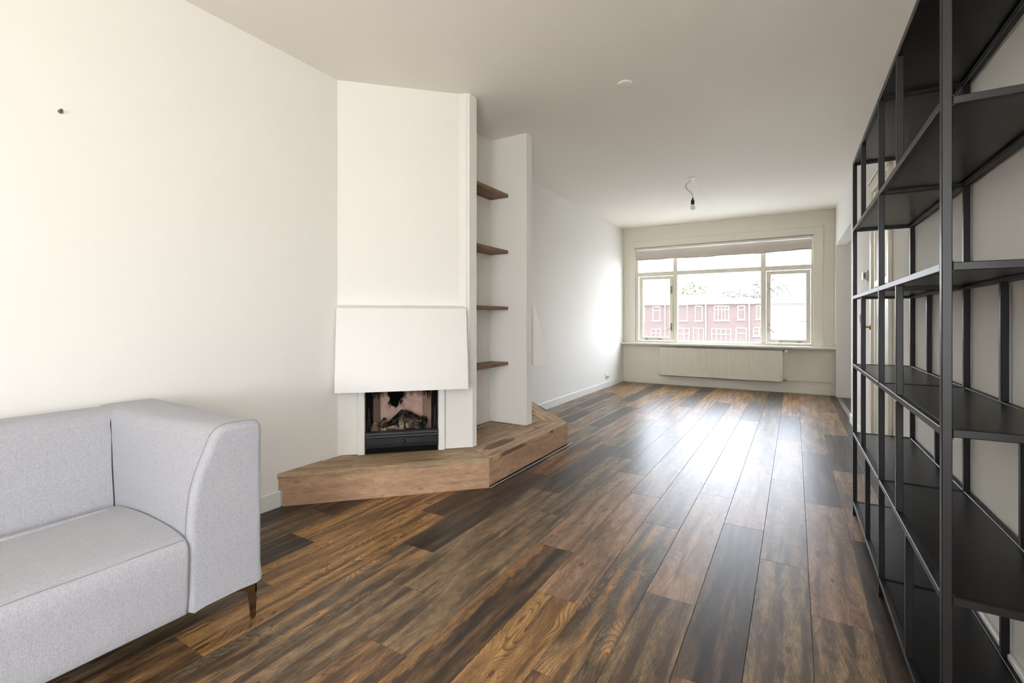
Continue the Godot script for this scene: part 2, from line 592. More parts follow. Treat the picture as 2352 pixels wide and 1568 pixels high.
# ------------------------------------------------------------------ room shell
func shell() -> void:
	var b := MB.new()
	b.box(Vector3(-2.75, ROOM_H, -8.1), Vector3(2.3, ROOM_H + 0.15, ZF + 0.25))
	tag(put("ceiling", b.mesh(), M.ceiling_white), "plain off-white plaster ceiling over the whole room", "ceiling", "", "structure")
	b = MB.new()
	b.box(Vector3(XL - 0.15, -0.1, -8.1), Vector3(XL, ROOM_H, ZF + 0.25))
	tag(put("wall_left", b.mesh(), M.wall_white), "long white plaster wall behind the sofa and fireplace", "wall", "", "structure")
	# window wall with its opening
	var x0 := -2.282
	var x1 := 0.223
	var y0 := 0.60
	var y1 := 2.23
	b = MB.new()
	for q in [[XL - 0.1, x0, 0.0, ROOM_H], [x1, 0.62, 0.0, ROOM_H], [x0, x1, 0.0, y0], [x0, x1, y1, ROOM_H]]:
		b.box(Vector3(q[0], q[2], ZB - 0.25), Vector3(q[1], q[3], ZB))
	tag(put("wall_back", b.mesh(), plaster("wall_shade_tint", Color(0.905, 0.885, 0.83))), "far wall around the wide street window, its shade tinted in as cream", "wall", "", "structure")  # this wall lies in shade; that tone is put into its colour
	# wall behind the viewer
	b = MB.new()
	for q in [[-2.6, -0.05, 0.0, ROOM_H], [1.45, 2.25, 0.0, ROOM_H], [-0.05, 1.45, 0.0, 0.55], [-0.05, 1.45, 2.3, ROOM_H]]:
		b.box(Vector3(q[0], q[2], ZF), Vector3(q[1], q[3], ZF + 0.25))
	tag(put("wall_front", b.mesh(), M.wall_white), "white wall with a wide window opposite the street window", "wall", "", "structure")
	var w := thing("window_2", Vector3(0.7, 0.55, ZF + 0.1))
	b = MB.new()
	for x in [-0.75, -0.03, 0.69]:
		b.box(Vector3(x, 0, -0.03), Vector3(x + 0.06, 1.75, 0.03), 0.004)
	for y in [0.0, 1.69]:
		b.box(Vector3(-0.7, y, -0.03), Vector3(0.7, y + 0.06, 0.03), 0.004)
	put("window_frame", b.mesh(), M.paint_cream, w)
	b = MB.new()
	b.box(Vector3(-0.72, 0.03, -0.003), Vector3(0.72, 1.72, 0.003))
	put("pane", b.mesh(), M.pane_glass, w)
	tag(w, "wide cream window opposite the street window", "window", "", "structure")
	w = thing("window_3", Vector3(2.18, 0.8, 1.0))
	b = MB.new()
	for z in [-0.6, -0.03, 0.54]:
		b.box(Vector3(-0.03, 0, z), Vector3(0.03, 1.4, z + 0.06), 0.004)
	for y in [0.0, 1.34]:
		b.box(Vector3(-0.03, y, -0.54), Vector3(0.03, y + 0.06, 0.54), 0.004)
	put("window_frame", b.mesh(), M.paint_cream, w)
	b = MB.new()
	b.box(Vector3(-0.003, 0.03, -0.57), Vector3(0.003, 1.37, 0.57))
	put("pane", b.mesh(), M.pane_glass, w)
	tag(w, "cream side window in the wider part of the room", "window", "", "structure")
	# baseboards
	b = MB.new()
	b.box(Vector3(XL, 0, -1.615), Vector3(XL + 0.014, 0.09, ZF), 0.003)
	b.box(Vector3(XL, 0, ZB), Vector3(XL + 0.014, 0.09, -4.50), 0.003)
	tag(put("baseboard_left", b.mesh(), M.paint_white), "white painted baseboard along the long left wall", "baseboard", "", "structure")
	b = MB.new()
	b.box(Vector3(XL + 0.014, 0, ZB), Vector3(0.475, 0.085, ZB + 0.014), 0.003)
	tag(put("baseboard_back", b.mesh(), M.paint_cream), "cream baseboard beneath the radiator and window", "baseboard", "", "structure")


# ------------------------------------------------------------------ floor
func floor_planks() -> void:
	var b := MB.new()
	b.box(Vector3(-2.6, -0.12, -8.0), Vector3(0.75, -0.009, ZF + 0.2))
	b.box(Vector3(0.75, -0.12, -0.6), Vector3(2.2, -0.009, ZF + 0.2))
	var fl := put("floor", b.mesh(), M.slab_dark)
	tag(fl, "reclaimed-look wood plank floor in mixed brown and grey boards", "floor", "", "structure")
	var joint := {-3: -2.4, -2: -2.76, -1: -1.988, 0: -2.340, 1: -2.656, 2: -3.040, 3: -2.460, 4: -2.832, 5: -1.973, 6: -2.305, 7: -2.593, 8: -2.856, 9: -1.981, 10: -2.325, 11: -2.647, 12: -2.895, 13: -2.0}
	# tones of the boards from the joint's near side to its far side: [.. nearer, | first beyond, ..]
	var near := {-3: ["dark"], -2: ["dark"], -1: ["grey2"], 0: ["rust", "grey2"], 1: ["rust", "dark2"], 2: ["gold2", "grey2", "tan"], 3: ["rust", "mixed"], 4: ["grey", "gold", "tan2"], 5: ["gold", "edge"], 6: ["gold2", "rust", "grey"], 7: ["gold", "grey2", "grey"], 8: ["grey", "mixed", "dark"], 9: ["rust", "gold2"], 10: ["dark2", "grey2", "gold"], 11: ["grey", "dark2", "gold2"], 12: ["grey", "grey2", "dark"], 13: ["dark", "dark2"]}
	var far := {-3: ["dark2"], -2: ["tan2", "dark2", "tan", "grey"], -1: ["tan", "dark", "grey", "tan2"], 0: ["grey", "tan2", "dark", "gold"], 1: ["tan", "grey", "grey2", "dark"], 2: ["grey", "tan", "dark", "grey2"], 3: ["grey2", "grey", "tan", "gold"], 4: ["grey", "tan2", "dark2", "tan"], 5: ["tan", "dark2", "grey", "gold2"], 6: ["grey2", "dark", "tan2", "dark"], 7: ["dark2", "grey", "tan", "gold"], 8: ["rust", "tan", "grey2", "grey"], 9: ["dark", "grey", "dark2", "gold"], 10: ["dark", "tan2", "grey", "dark"], 11: ["gold", "dark", "grey2", "tan"], 12: ["dark2", "rust", "dark", "gold2"], 13: ["dark", "grey"]}
	R.seed = 3
	var shared := {}
	for k in range(-12, 14):
		var xb: float = 0.0496 - WP * k
		var xa := maxf(xb - WP, XL + 0.002)
		xb = minf(xb, 2.1)
		if xb - xa < 0.03:
			continue
		for i in range(-5, 6):
			var z1: float = joint.get(k, -2.4 - 0.3 * (k % 4)) - LP * i         # near end
			var z0: float = z1 - LP                    # far end
			z1 = minf(z1, ZF)
			if xa > 0.57 and z0 < -0.5:
				continue
			z0 = maxf(z0, ZB + 0.001)
			if z1 - z0 < 0.02:
				continue
			var t := "grey"
			if i >= 0:
				var fa: Array = far.get(k, ["grey"])
				t = fa[mini(i, fa.size() - 1)]
			else:
				var na: Array = near.get(k, ["tan", "grey"])
				var q := na.size() + i
				t = na[maxi(q, 0)] if q >= 0 else ["grey", "gold2", "dark", "tan"][R.randi() % 4]
			var fl_u := R.randi() % 2
			var fl_v := R.randi() % 2
			if t == "edge":
				fl_u = 0
			var key := "%d %d %d %d" % [roundi((xb - xa) * 1000), roundi((z1 - z0) * 1000), fl_u, fl_v]
			if not shared.has(key):
				shared[key] = plank(xb - xa, z1 - z0, fl_u, fl_v)
			put("plank", shared[key], wood[t], fl, Transform3D(Basis(), Vector3((xa + xb) / 2, 0, (z0 + z1) / 2)))

func plank(w: float, l: float, fu: int, fv: int) -> ArrayMesh:
	var b := MB.new()
	b.grain = Vector3(0, 0, 1)
	b.gs = Vector2((-1.0 if fu else 1.0) / WP, (-1.0 if fv else 1.0) / LP)
	b.go = Vector2(0.5, 0.5)
	var g := 0.0004
	b.box(Vector3(-w / 2 + g, -0.009, -l / 2 + g), Vector3(w / 2 - g, 0, l / 2 - g), 0.0009)
	return b.mesh()


# ------------------------------------------------------------------ street window with blind
func bars(b: MB, list: Array, z0: float, z1: float, bev := 0.004) -> void:
	for q in list:
		b.box(Vector3(q[0], q[2], z0), Vector3(q[1], q[3], z1), bev)

func street_window() -> void:
	var w := thing("window_1", Vector3(0, 0, ZB))
	# casing on the wall face and the lining of the reveal
	var b := MB.new()
	bars(b, [[-2.377, -2.282, 0.668, 2.335], [0.223, 0.335, 0.668, 2.335], [-2.282, 0.223, 2.23, 2.335]], 0.0, 0.013, 0.003)
	bars(b, [[-2.392, -2.377, 0.668, 2.348], [0.335, 0.348, 0.668, 2.348], [-2.377, 0.335, 2.335, 2.348]], 0.0, 0.007, 0.002)
	put("casing", b.mesh(), M.paint_cream, w)
	b = MB.new()
	bars(b, [[-2.282, -2.235, 0.60, 2.23], [0.197, 0.223, 0.60, 2.23], [-2.235, 0.197, 2.195, 2.23], [-2.235, 0.197, 0.60, 0.70]], -0.16, -0.02)
	bars(b, [[-1.677, -1.612, 0.70, 2.195], [-0.429, -0.362, 0.70, 2.195], [-2.235, -1.677, 1.757, 1.822], [-1.612, -0.429, 1.757, 1.822], [-0.362, 0.197, 1.757, 1.822]], -0.12, -0.03)
	put("window_frame", b.mesh(), M.paint_cream, w)
	# fixed panes
	for q in [[-2.235, -1.677, 1.822, 2.195], [-1.612, -0.429, 1.822, 2.195], [-0.362, 0.197, 1.822, 2.195], [-1.612, -0.429, 0.70, 1.757]]:
		b = MB.new()
		b.box(Vector3(q[0] - 0.005, q[2] - 0.005, -0.082), Vector3(q[1] + 0.005, q[3] + 0.005, -0.078))
		put("pane", b.mesh(), M.pane_glass, w)
	# two opening sashes
	for k in 2:
		var a: Array = [-2.218, -1.681, -2.157, -1.727, -1.70] if k == 0 else [-0.357, 0.192, -0.298, 0.135, -0.335]
		b = MB.new()
		bars(b, [[a[0], a[2], 0.712, 1.748], [a[3], a[1], 0.712, 1.748], [a[2], a[3], 0.712, 0.757], [a[2], a[3], 1.697, 1.748]], -0.085, -0.018, 0.005)
		var s := put("sash", b.mesh(), M.paint_cream, w)
		b = MB.new()
		b.box(Vector3(a[2] - 0.005, 0.752, -0.056), Vector3(a[3] + 0.005, 1.70, -0.052))
		put("pane", b.mesh(), M.pane_reflection_film if k == 1 else M.pane_glass, s)
		if k == 1:
			s.set_meta("label", "right sash with a window reflection painted in as pale film")
		for y in [1.52, 0.925]:
			b = MB.new()
			var sx := -1.0 if k == 0 else 1.0
			b.box(Vector3(a[4] - 0.014, y - 0.06, -0.018), Vector3(a[4] + 0.014, y + 0.06, -0.006), 0.003)
			b.tube(PackedVector3Array([Vector3(a[4], y, -0.008), Vector3(a[4], y, 0.02)]), 0.009, 10)
			b.tube(PackedVector3Array([Vector3(a[4], y, 0.02), Vector3(a[4] + sx * 0.04, y - 0.03, 0.028), Vector3(a[4] + sx * 0.085, y - 0.075, 0.03)]), 0.0075, 8, true, 0.0055)
			put("handle", b.mesh(), M.steel, s)
		b = MB.new()
		var xs: float = a[2] + (0.06 if k == 0 else 0.12)
		b.tube(PackedVector3Array([Vector3(xs, 0.726, -0.005), Vector3(xs + 0.27, 0.722, -0.005)]), 0.005, 8)
		b.box(Vector3(xs - 0.02, 0.713, -0.018), Vector3(xs + 0.02, 0.735, -0.002), 0.003)
		b.box(Vector3(xs + 0.2, 0.713, -0.018), Vector3(xs + 0.24, 0.735, -0.002), 0.003)
		put("stay", b.mesh(), M.steel, s)
	tag(w, "wide cream street window with two opening sashes and top lights", "window", "", "structure")
	# sill
	b = MB.new()
	b.box(Vector3(XL, 0.637, ZB - 0.03), Vector3(0.477, 0.667, -7.69), 0.006)
	tag(put("trim_1", b.mesh(), M.paint_cream), "cream painted sill board under the street window", "window sill", "", "structure")
	# roman blind, drawn up
	var r := thing("roman_blind", Vector3(0, 2.2, ZB))
	var rows := []
	var prof := [[0.0, 0.012], [-0.012, 0.02], [-0.028, 0.024], [-0.04, 0.03], [-0.09, 0.034], [-0.13, 0.04], [-0.142, 0.045], [-0.146, 0.036], [-0.140, 0.022], [-0.15, 0.020], [-0.163, 0.028], [-0.166, 0.02], [-0.156, 0.012], [-0.06, 0.006]]
	var top := []
	for i in 41:
		var t := i / 40.0
		var x := lerpf(-2.262, 0.207, t)
		var sag := 0.012 * sin(t * PI) + 0.004 * sin(t * 19.0) + 0.003 * sin(t * 43.0 + 1.0)
		var line := PackedVector3Array()
		var line2 := PackedVector3Array()
		for p in prof:
			var y: float = p[0] - 0.012
			var q := Vector3(x, y - sag * smooth(-y, 0.03, 0.12), p[1] - 0.02 + 0.004 * sin(t * 27.0 + y * 30.0))
			if y > -0.032:
				line2.append(q)
			if y <= -0.024:
				line.append(q)
		rows.append(line)
		top.append(line2)
	b = MB.new()
	b.grid(rows, false)
	put("folded_cloth", b.mesh(), M.blind_linen, r)
	b = MB.new()
	b.grid(top, false)
	put("top_leak_strip", b.mesh(), M.blind_light_leak, r)  # light leaking over the blind, put in as paler translucent cloth
	b = MB.new()
	b.box(Vector3(-2.265, -0.012, -0.02), Vector3(0.208, 0.012, 0.004), 0.003)
	put("head_rail", b.mesh(), M.paint_white, r)
	tag(r, "greige cloth roman blind drawn up at the top of the window", "blind")


# ------------------------------------------------------------------ right wall with opening and door
func right_side() -> void:
	var tf := Transform3D(Basis(Vector3.UP, 0.0107), Vector3(0.475, 0, ZB))
	var th := 0.12
	var b := MB.new()
	for q in [[-0.3, 0.13, 0.0, ROOM_H], [0.13, 1.9, 2.04, ROOM_H], [1.9, 3.40, 0.0, ROOM_H], [3.40, 4.06, 2.0, ROOM_H], [4.06, 7.4, 0.0, ROOM_H]]:
		b.box(Vector3(0, q[2], q[0]), Vector3(th, q[3], q[1]))
	tag(put("wall_right", b.mesh(), M.wall_white, null, tf), "white wall behind the black bookcase with door and side opening", "wall", "", "structure")
	b = MB.new()
	b.box(Vector3(0.56, 0, -0.56), Vector3(2.1, ROOM_H, -0.432))
	for q in [[-0.56, 0.4, 0.0, ROOM_H], [1.6, ZF + 0.05, 0.0, ROOM_H], [0.4, 1.6, 0.0, 0.8], [0.4, 1.6, 2.2, ROOM_H]]:
		b.box(Vector3(2.1, q[2], q[0]), Vector3(2.25, q[3], q[1]))
	tag(put("wall_bay", b.mesh(), M.wall_white), "white walls of the wider part of the room beside the viewer", "wall", "", "structure")
	# side passage beyond the opening
	b = MB.new()
	b.box(Vector3(th, 0, 0.0), Vector3(1.3, 2.5, 0.13))
	b.box(Vector3(th, 0, 1.9), Vector3(1.3, 2.5, 2.0))
	b.box(Vector3(1.3, 0, 0.0), Vector3(1.4, 2.5, 2.0))
	tag(put("wall_passage", b.mesh(), M.wall_white, null, tf), "white walls of the side passage beside the window", "wall", "", "structure")
	b = MB.new()
	b.box(Vector3(0.02, -0.1, 0.0), Vector3(1.4, -0.001, 2.0))
	tag(put("floor_passage", b.mesh(), M.grey_laminate, null, tf), "grey floor of the side passage", "floor", "", "structure")
	b = MB.new()
	b.box(Vector3(0.004, -0.01, 0.13), Vector3(0.05, 0.004, 1.9), 0.003)
	tag(put("trim_2", b.mesh(), M.grey_plastic, null, tf), "dark floor strip across the side opening", "threshold", "", "structure")
	# stair hall behind the door, open to a window on its far side
	b = MB.new()
	b.box(Vector3(th, 0, 3.0), Vector3(1.4, 2.5, 3.1))
	b.box(Vector3(th, 0, 4.6), Vector3(1.4, 2.5, 4.7))
	b.box(Vector3(1.3, 0, 3.1), Vector3(1.4, 0.9, 4.6))
	b.box(Vector3(th, -0.1, 3.1), Vector3(1.4, 0.0, 4.6))
	tag(put("wall_hall", b.mesh(), M.wall_white, null, tf), "white stair hall behind the glazed door", "wall", "", "structure")
	# door
	var d := thing("door_1")
	d.transform = tf
	b = MB.new()
	for q in [[3.34, 3.41, 0.0, 2.03], [4.05, 4.12, 0.0, 2.03], [3.34, 4.12, 2.0, 2.07]]:
		b.box(Vector3(-0.022, q[2], q[0]), Vector3(0.0, q[3], q[1]), 0.004)
	b.box(Vector3(-0.034, 2.07, 3.31), Vector3(0.0, 2.095, 4.15), 0.004)
	put("casing", b.mesh(), M.paint_cream, d)
	b = MB.new()
	for q in [[3.41, 3.53, 0.01, 2.0], [4.01, 4.05, 0.01, 2.0], [3.53, 4.01, 0.01, 1.30], [3.53, 4.01, 1.93, 2.0]]:
		b.box(Vector3(0.004, q[2], q[0]), Vector3(0.044, q[3], q[1]), 0.003)
	b.box(Vector3(-0.012, 1.28, 3.5), Vector3(0.02, 1.33, 4.03), 0.004)
	put("door_leaf", b.mesh(), M.paint_cream, d)
	b = MB.new()
	b.box(Vector3(-0.014, 1.33, 3.85), Vector3(0.04, 1.93, 3.885), 0.003)
	put("glazing_bar", b.mesh(), M.paint_cream, d)
	for q in [[3.53, 3.85], [3.885, 4.01]]:
		b = MB.new()
		b.box(Vector3(0.018, 1.30, q[0]), Vector3(0.024, 1.935, q[1]))
		put("pane", b.mesh(), M.frosted_glass, d)
	b = MB.new()
	b.lathe(poly([0.0, 0.006, 0.02, 0.006, 0.022, 0.0, 0.022, -0.002]), Vector3.ZERO, 20)
	var hd := put("handle", b.mesh(), M.brass, d, Transform3D(Basis(Vector3(0, 0, 1), PI / 2), Vector3(-0.022, 0.99, 3.375)))
	b = MB.new()
	b.tube(PackedVector3Array([Vector3(0, 0.004, 0), Vector3(0, 0.05, 0)]), 0.0075, 12)
	b.box(Vector3(-0.009, 0.043, -0.008), Vector3(0.018, 0.06, 0.008), 0.003)
	put("shank", b.mesh(), M.brass, hd)
	b = MB.new()
	b.lathe(poly([0.0, 0.016, 0.008, 0.017, 0.0105, 0.04, 0.0115, 0.075, 0.009, 0.098, 0.004, 0.105, 0.0, 0.1055]), Vector3.ZERO, 16)
	put("grip", b.mesh(), M.black_plastic, hd, Transform3D(Basis(Vector3(0, 0, 1), -PI / 2), Vector3(0, 0.052, 0)))
	tag(d, "white door with frosted panes and brass handle behind the bookcase", "door", "", "structure")
	# switch
	var s := thing("light_switch")
	s.transform = tf * Transform3D(Basis(), Vector3(0, 1.40, 3.05))
	b = MB.new()
	b.box(Vector3(-0.012, -0.043, -0.043), Vector3(0, 0.043, 0.043), 0.003)
	put("back_plate", b.mesh(), M.white_plastic, s)
	b = MB.new()
	b.box(Vector3(-0.034, -0.036, -0.036), Vector3(-0.012, 0.036, 0.036), 0.006)
	put("cover", b.mesh(), M.white_plastic, s)
	b = MB.new()
	b.box(Vector3(-0.030, -0.02, 0.034), Vector3(-0.017, 0.02, 0.038), 0.002)
	put("rocker", b.mesh(), M.grey_plastic, s)
	tag(s, "small white switch on the wall left of the frosted door", "switch")
	# baseboard
	b = MB.new()
	for q in [[1.9, 3.33], [4.13, 7.4]]:
		b.box(Vector3(-0.014, 0, q[0]), Vector3(0, 0.09, q[1]), 0.003)
	tag(put("baseboard_right", b.mesh(), M.paint_white, null, tf), "white baseboard behind the black bookcase", "baseboard", "", "structure")


# ------------------------------------------------------------------ fireplace
func rel(a: Array) -> PackedVector2Array:
	var r := PackedVector2Array()
	for i in range(0, a.size(), 2):
		r.append(Vector2(a[i] - FP.x, a[i + 1] - FP.z))
	return r

func fireplace() -> void:
	var o := thing("fireplace", FP + Vector3(0, 0.187, 0))
	var turn := Transform3D(Basis(Vector3.UP, FA), Vector3(0, -0.187, 0))
	var down := Transform3D(Basis(), Vector3(0, -0.187, 0))
	var b := MB.new()
	# chimney: full outline above the hood's foot, two cheeks and a block behind the fire below
	b.prism(rel([-2.482, -2.006, -1.929, -2.552, -1.885, -2.564, -1.868, -2.576, -1.868, -2.658, -2.22, -2.658, -2.22, -3.36, -1.868, -3.36, -1.868, -3.45, -1.93, -3.47, -2.482, -4.01]), 0.63, ROOM_H)
	b.prism(rel([-2.482, -2.006, -2.3625, -2.124, -2.4475, -2.209, -2.482, -2.2]), 0.187, 0.63)
	b.prism(rel([-2.0335, -2.4485, -1.885, -2.594, -1.868, -2.61, -1.868, -2.658, -2.22, -2.658, -2.22, -2.63]), 0.187, 0.63)
	b.prism(rel([-2.482, -3.36, -1.868, -3.36, -1.868, -3.45, -1.93, -3.47, -2.482, -4.01]), 0.187, 0.63)
	b.prism(rel([-2.482, -2.62, -2.22, -2.62, -2.22, -3.36, -2.482, -3.36]), 0.187, 0.63)
	put("chimney_breast", b.mesh(), M.wall_white, o, down)
	# corner bead on the near pillar
	b = MB.new()
	b.prism(rel([-1.938, -2.546, -1.884, -2.561, -1.884, -2.57, -1.93, -2.56]), 1.12, ROOM_H - 0.001)
	put("pillar_board", b.mesh(), M.wall_white, o, down)
	# hoods: side outline in (out, up), pushed along the face
	b = MB.new()
	hood(b, [0.09, 1.118, 0.112, 1.02, 0.134, 0.91, 0.155, 0.81, 0.168, 0.74, 0.176, 0.69, 0.18, 0.65, 0.181, 0.607], 1.14, 0.004, 0.801)
	put("hood", b.mesh(), M.paint_white, o, turn)
	b = MB.new()
	hood(b, [0.075, 1.19, 0.102, 1.08, 0.13, 0.97, 0.156, 0.866, 0.169, 0.805, 0.177, 0.76, 0.181, 0.72, 0.182, 0.662], 1.215, 0.02, 0.74)
	put("hood", b.mesh(), M.paint_white, o, Transform3D(Basis(Vector3.UP, PI - FA), Vector3(0.552, -0.187, -1.464)))
	# pilasters beside the fire
	for q in [[0.122, 0.166], [0.632, 0.673]]:
		b = MB.new()
		b.box(Vector3(q[0], 0.187, -0.012), Vector3(q[1], 0.606, 0.03), 0.003)
		put("pilaster", b.mesh(), M.paint_white, o, turn)
	# firebox lining
	b = MB.new()
	b.quad(Vector3(0.168, 0.187, 0.0), Vector3(0.213, 0.187, -0.12), Vector3(0.213, 0.63, -0.12), Vector3(0.168, 0.63, 0.0), Vector3(1, 0, 0.3))
	b.quad(Vector3(0.630, 0.187, 0.0), Vector3(0.594, 0.187, -0.12), Vector3(0.594, 0.63, -0.12), Vector3(0.630, 0.63, 0.0), Vector3(-1, 0, 0.3))
	b.quad(Vector3(0.168, 0.625, 0.0), Vector3(0.63, 0.625, 0.0), Vector3(0.56, 0.625, -0.26), Vector3(0.24, 0.625, -0.26), Vector3.DOWN)
	b.quad(Vector3(0.168, 0.27, 0.0), Vector3(0.63, 0.27, 0.0), Vector3(0.56, 0.27, -0.26), Vector3(0.24, 0.27, -0.26), Vector3.UP)
	put("firebox", b.mesh(), sooty("soot_metal", 1), o, turn)
	b = MB.new()
	b.go = Vector2(0, 0)
	liner(b, Vector3(0.256, 0.27, -0.23), Vector3(0.541, 0.27, -0.23), 0.355)
	put("back_panel", b.mesh(), sooty("soot_back", 0), o, turn)
	for k in 2:
		b = MB.new()
		if k == 0:
			liner(b, Vector3(0.213, 0.27, -0.115), Vector3(0.256, 0.27, -0.23), 0.355)
		else:
			liner(b, Vector3(0.541, 0.27, -0.23), Vector3(0.594, 0.27, -0.115), 0.355)
		put("side_panel", b.mesh(), sooty("soot_side", 2), o, turn)
	tag(o, "white corner chimney with sloped hood over an open gas fire", "fireplace")
	# four boards in the alcove
	var info := [[2.057, 2.085, "top"], [1.592, 1.618, "second"], [1.126, 1.154, "third"], [0.668, 0.695, "lowest"]]
	var say := ["topmost of four brown wooden shelves in the alcove beside the chimney, under the ceiling", "second brown wooden shelf from the top in the alcove beside the chimney", "third brown wooden alcove shelf from the top, level with the hood's upper edge", "lowest brown wooden shelf in the alcove, just above the timber plinth"]
	for i in 4:
		b = MB.new()
		b.grain = Vector3(0, 0, 1)
		b.gs = Vector2(1 / 0.2, 1 / 0.9)
		b.go = Vector2(0.3 * i, 0.37 * i)
		b.box(Vector3(-0.09, -0.0135, -0.35), Vector3(0.09, 0.0135, 0.35), 0.0025)
		var s := put("alcove_shelf", b.mesh(), M.shelf_wood, null, Transform3D(Basis(), Vector3(-2.129, (info[i][0] + info[i][1]) / 2, -3.009)))
		tag(s, say[i], "shelf", "wooden shelves in the alcove")

# hood shell: front curve of (out, up) pairs, sloped top to the wall, flat foot, pushed along the face
func hood(b: MB, front: Array, top: float, x0: float, w: float) -> void:
	var pts := PackedVector2Array([Vector2(0, front[front.size() - 1]), Vector2(0, top)])
	pts.append_array(poly(front))
	var rows := []
	for e in 2:
		var row := PackedVector3Array()
		for p in poly(front):
			row.append(Vector3(x0 + w * e, p.y, p.x))
		rows.append(row)
	var du: Vector3 = rows[1][0] - rows[0][0]
	var dv: Vector3 = rows[0][1] - rows[0][0]
	b.grid(rows, false, du.cross(dv).z < 0.0)
	var n := front.size()
	var at := Vector3(x0, 0, 0)
	var a := Vector3(0, front[n - 1], front[n - 2])
	b.quad(at + Vector3(0, top, 0), at + Vector3(w, top, 0), at + Vector3(w, front[1], front[0]), at + Vector3(0, front[1], front[0]), Vector3.UP)
	b.quad(at + Vector3(0, a.y, 0), at + Vector3(w, a.y, 0), at + a + Vector3(w, 0, 0), at + a, Vector3.DOWN)
	var ids := Geometry2D.triangulate_polygon(pts)
	for e in 2:
		for i in range(0, ids.size(), 3):
			var q := []
			for k in 3:
				q.append(Vector3(x0 + w * e, pts[ids[i + k]].y, pts[ids[i + k]].x))
			b.tri(q[0], q[1], q[2], Vector3(e * 2.0 - 1.0, 0, 0))

func liner(b: MB, a: Vector3, c: Vector3, h: float) -> void:
	var hint := (c - a).cross(Vector3.UP)
	var up := Vector3(0, h, 0)
	var uvs := [Vector2(0, 1), Vector2(1, 1), Vector2(1, 0), Vector2(0, 0)]
	var p := [a, c, c + up, a + up]
	var at := b.v.size()
	b.quad(p[0], p[1], p[2], p[3], hint)
	for i in range(at, b.v.size()):
		for k in 4:
			if b.v[i].distance_to(p[k]) < 1e-5:
				b.uv[i] = uvs[k]

# lining plates: pink-beige ceramic with soot that licks up from the fire, or blackened metal with flaked whitewash
func sooty(called: String, kind: int) -> StandardMaterial3D:
	var w := 160
	var f1 := field(61 + kind, w, w, 0.03, w, w, 4)
	var f2 := field(67 + kind, w, w / 3, 0.08, w, w, 3)
	var im := Image.create(w, w, false, Image.FORMAT_RGB8)
	for y in w:
		for x in w:
			var u := float(x) / w
			var v := float(y) / w
			var a := f1[y * w + x] / 255.0
			var c2 := f2[y * w + x] / 255.0
			var c := Color(0.80, 0.69, 0.62).lerp(Color(0.72, 0.60, 0.53), a)
			if kind == 0:
				c = c.lerp(Color(0.30, 0.25, 0.22), clampf((0.26 + 0.15 * a - v) * 5.0, 0, 1))
				c = c.lerp(Color(0.10, 0.08, 0.07), clampf((0.13 + 0.16 * (a - 0.4) - v) * 12.0, 0, 1))
				var dx := (u - 0.36) / (0.19 + 0.05 * a)
				var dy := (v - 0.20) / (0.33 + 0.1 * (c2 - 0.5))
				var blob := 1.0 - (dx * dx + dy * dy) + (a - 0.5) * 0.9
				c = c.lerp(Color(0.28, 0.22, 0.19), clampf(blob * 1.6 + 0.55, 0, 1) * 0.55)
				c = c.lerp(Color(0.03, 0.025, 0.025), clampf(blob * 5.0 - 0.6, 0, 1))
			elif kind == 2:
				c = c.lerp(Color(0.12, 0.10, 0.09), clampf((0.28 + 0.25 * (a - 0.3) - v) * 6.0, 0, 1))
				c = c.darkened(0.12)
			else:
				c = Color(0.11, 0.10, 0.095).lerp(Color(0.22, 0.21, 0.20), clampf((c2 - 0.52) * 4.0, 0, 1))
			im.set_pixel(x, y, c)
	if kind == 1:
		R.seed = 5
		var px := 118.0
		for y in range(10, 150):
			px += R.randf_range(-1.2, 1.25)
			for k in R.randi_range(1, 3):
				im.set_pixel(clampi(int(px) + k, 0, w - 1), y, Color(0.62, 0.58, 0.52))
	var m := mat(called, Color.WHITE, 0.9, 0.0, 0.25)
	m.albedo_texture = ImageTexture.create_from_image(im)
	if kind == 1:
		m.uv1_scale = Vector3(2.0, 2.0, 2.0)
	return m


# ------------------------------------------------------------------ timber plinth
func deck(o: Node3D, called: String, m: Material, a: Array, y0: float, y1: float, along: Vector2, off: Vector2, bev := 0.002) -> void:
	var b := MB.new()
	b.grain = Vector3(along.x, 0, along.y).normalized()
	b.gs = Vector2(1 / 0.2, 1 / 1.25)
	b.go = off
	b.prism(poly(a), y0, y1, bev)
	put(called, b.mesh(), m, o)

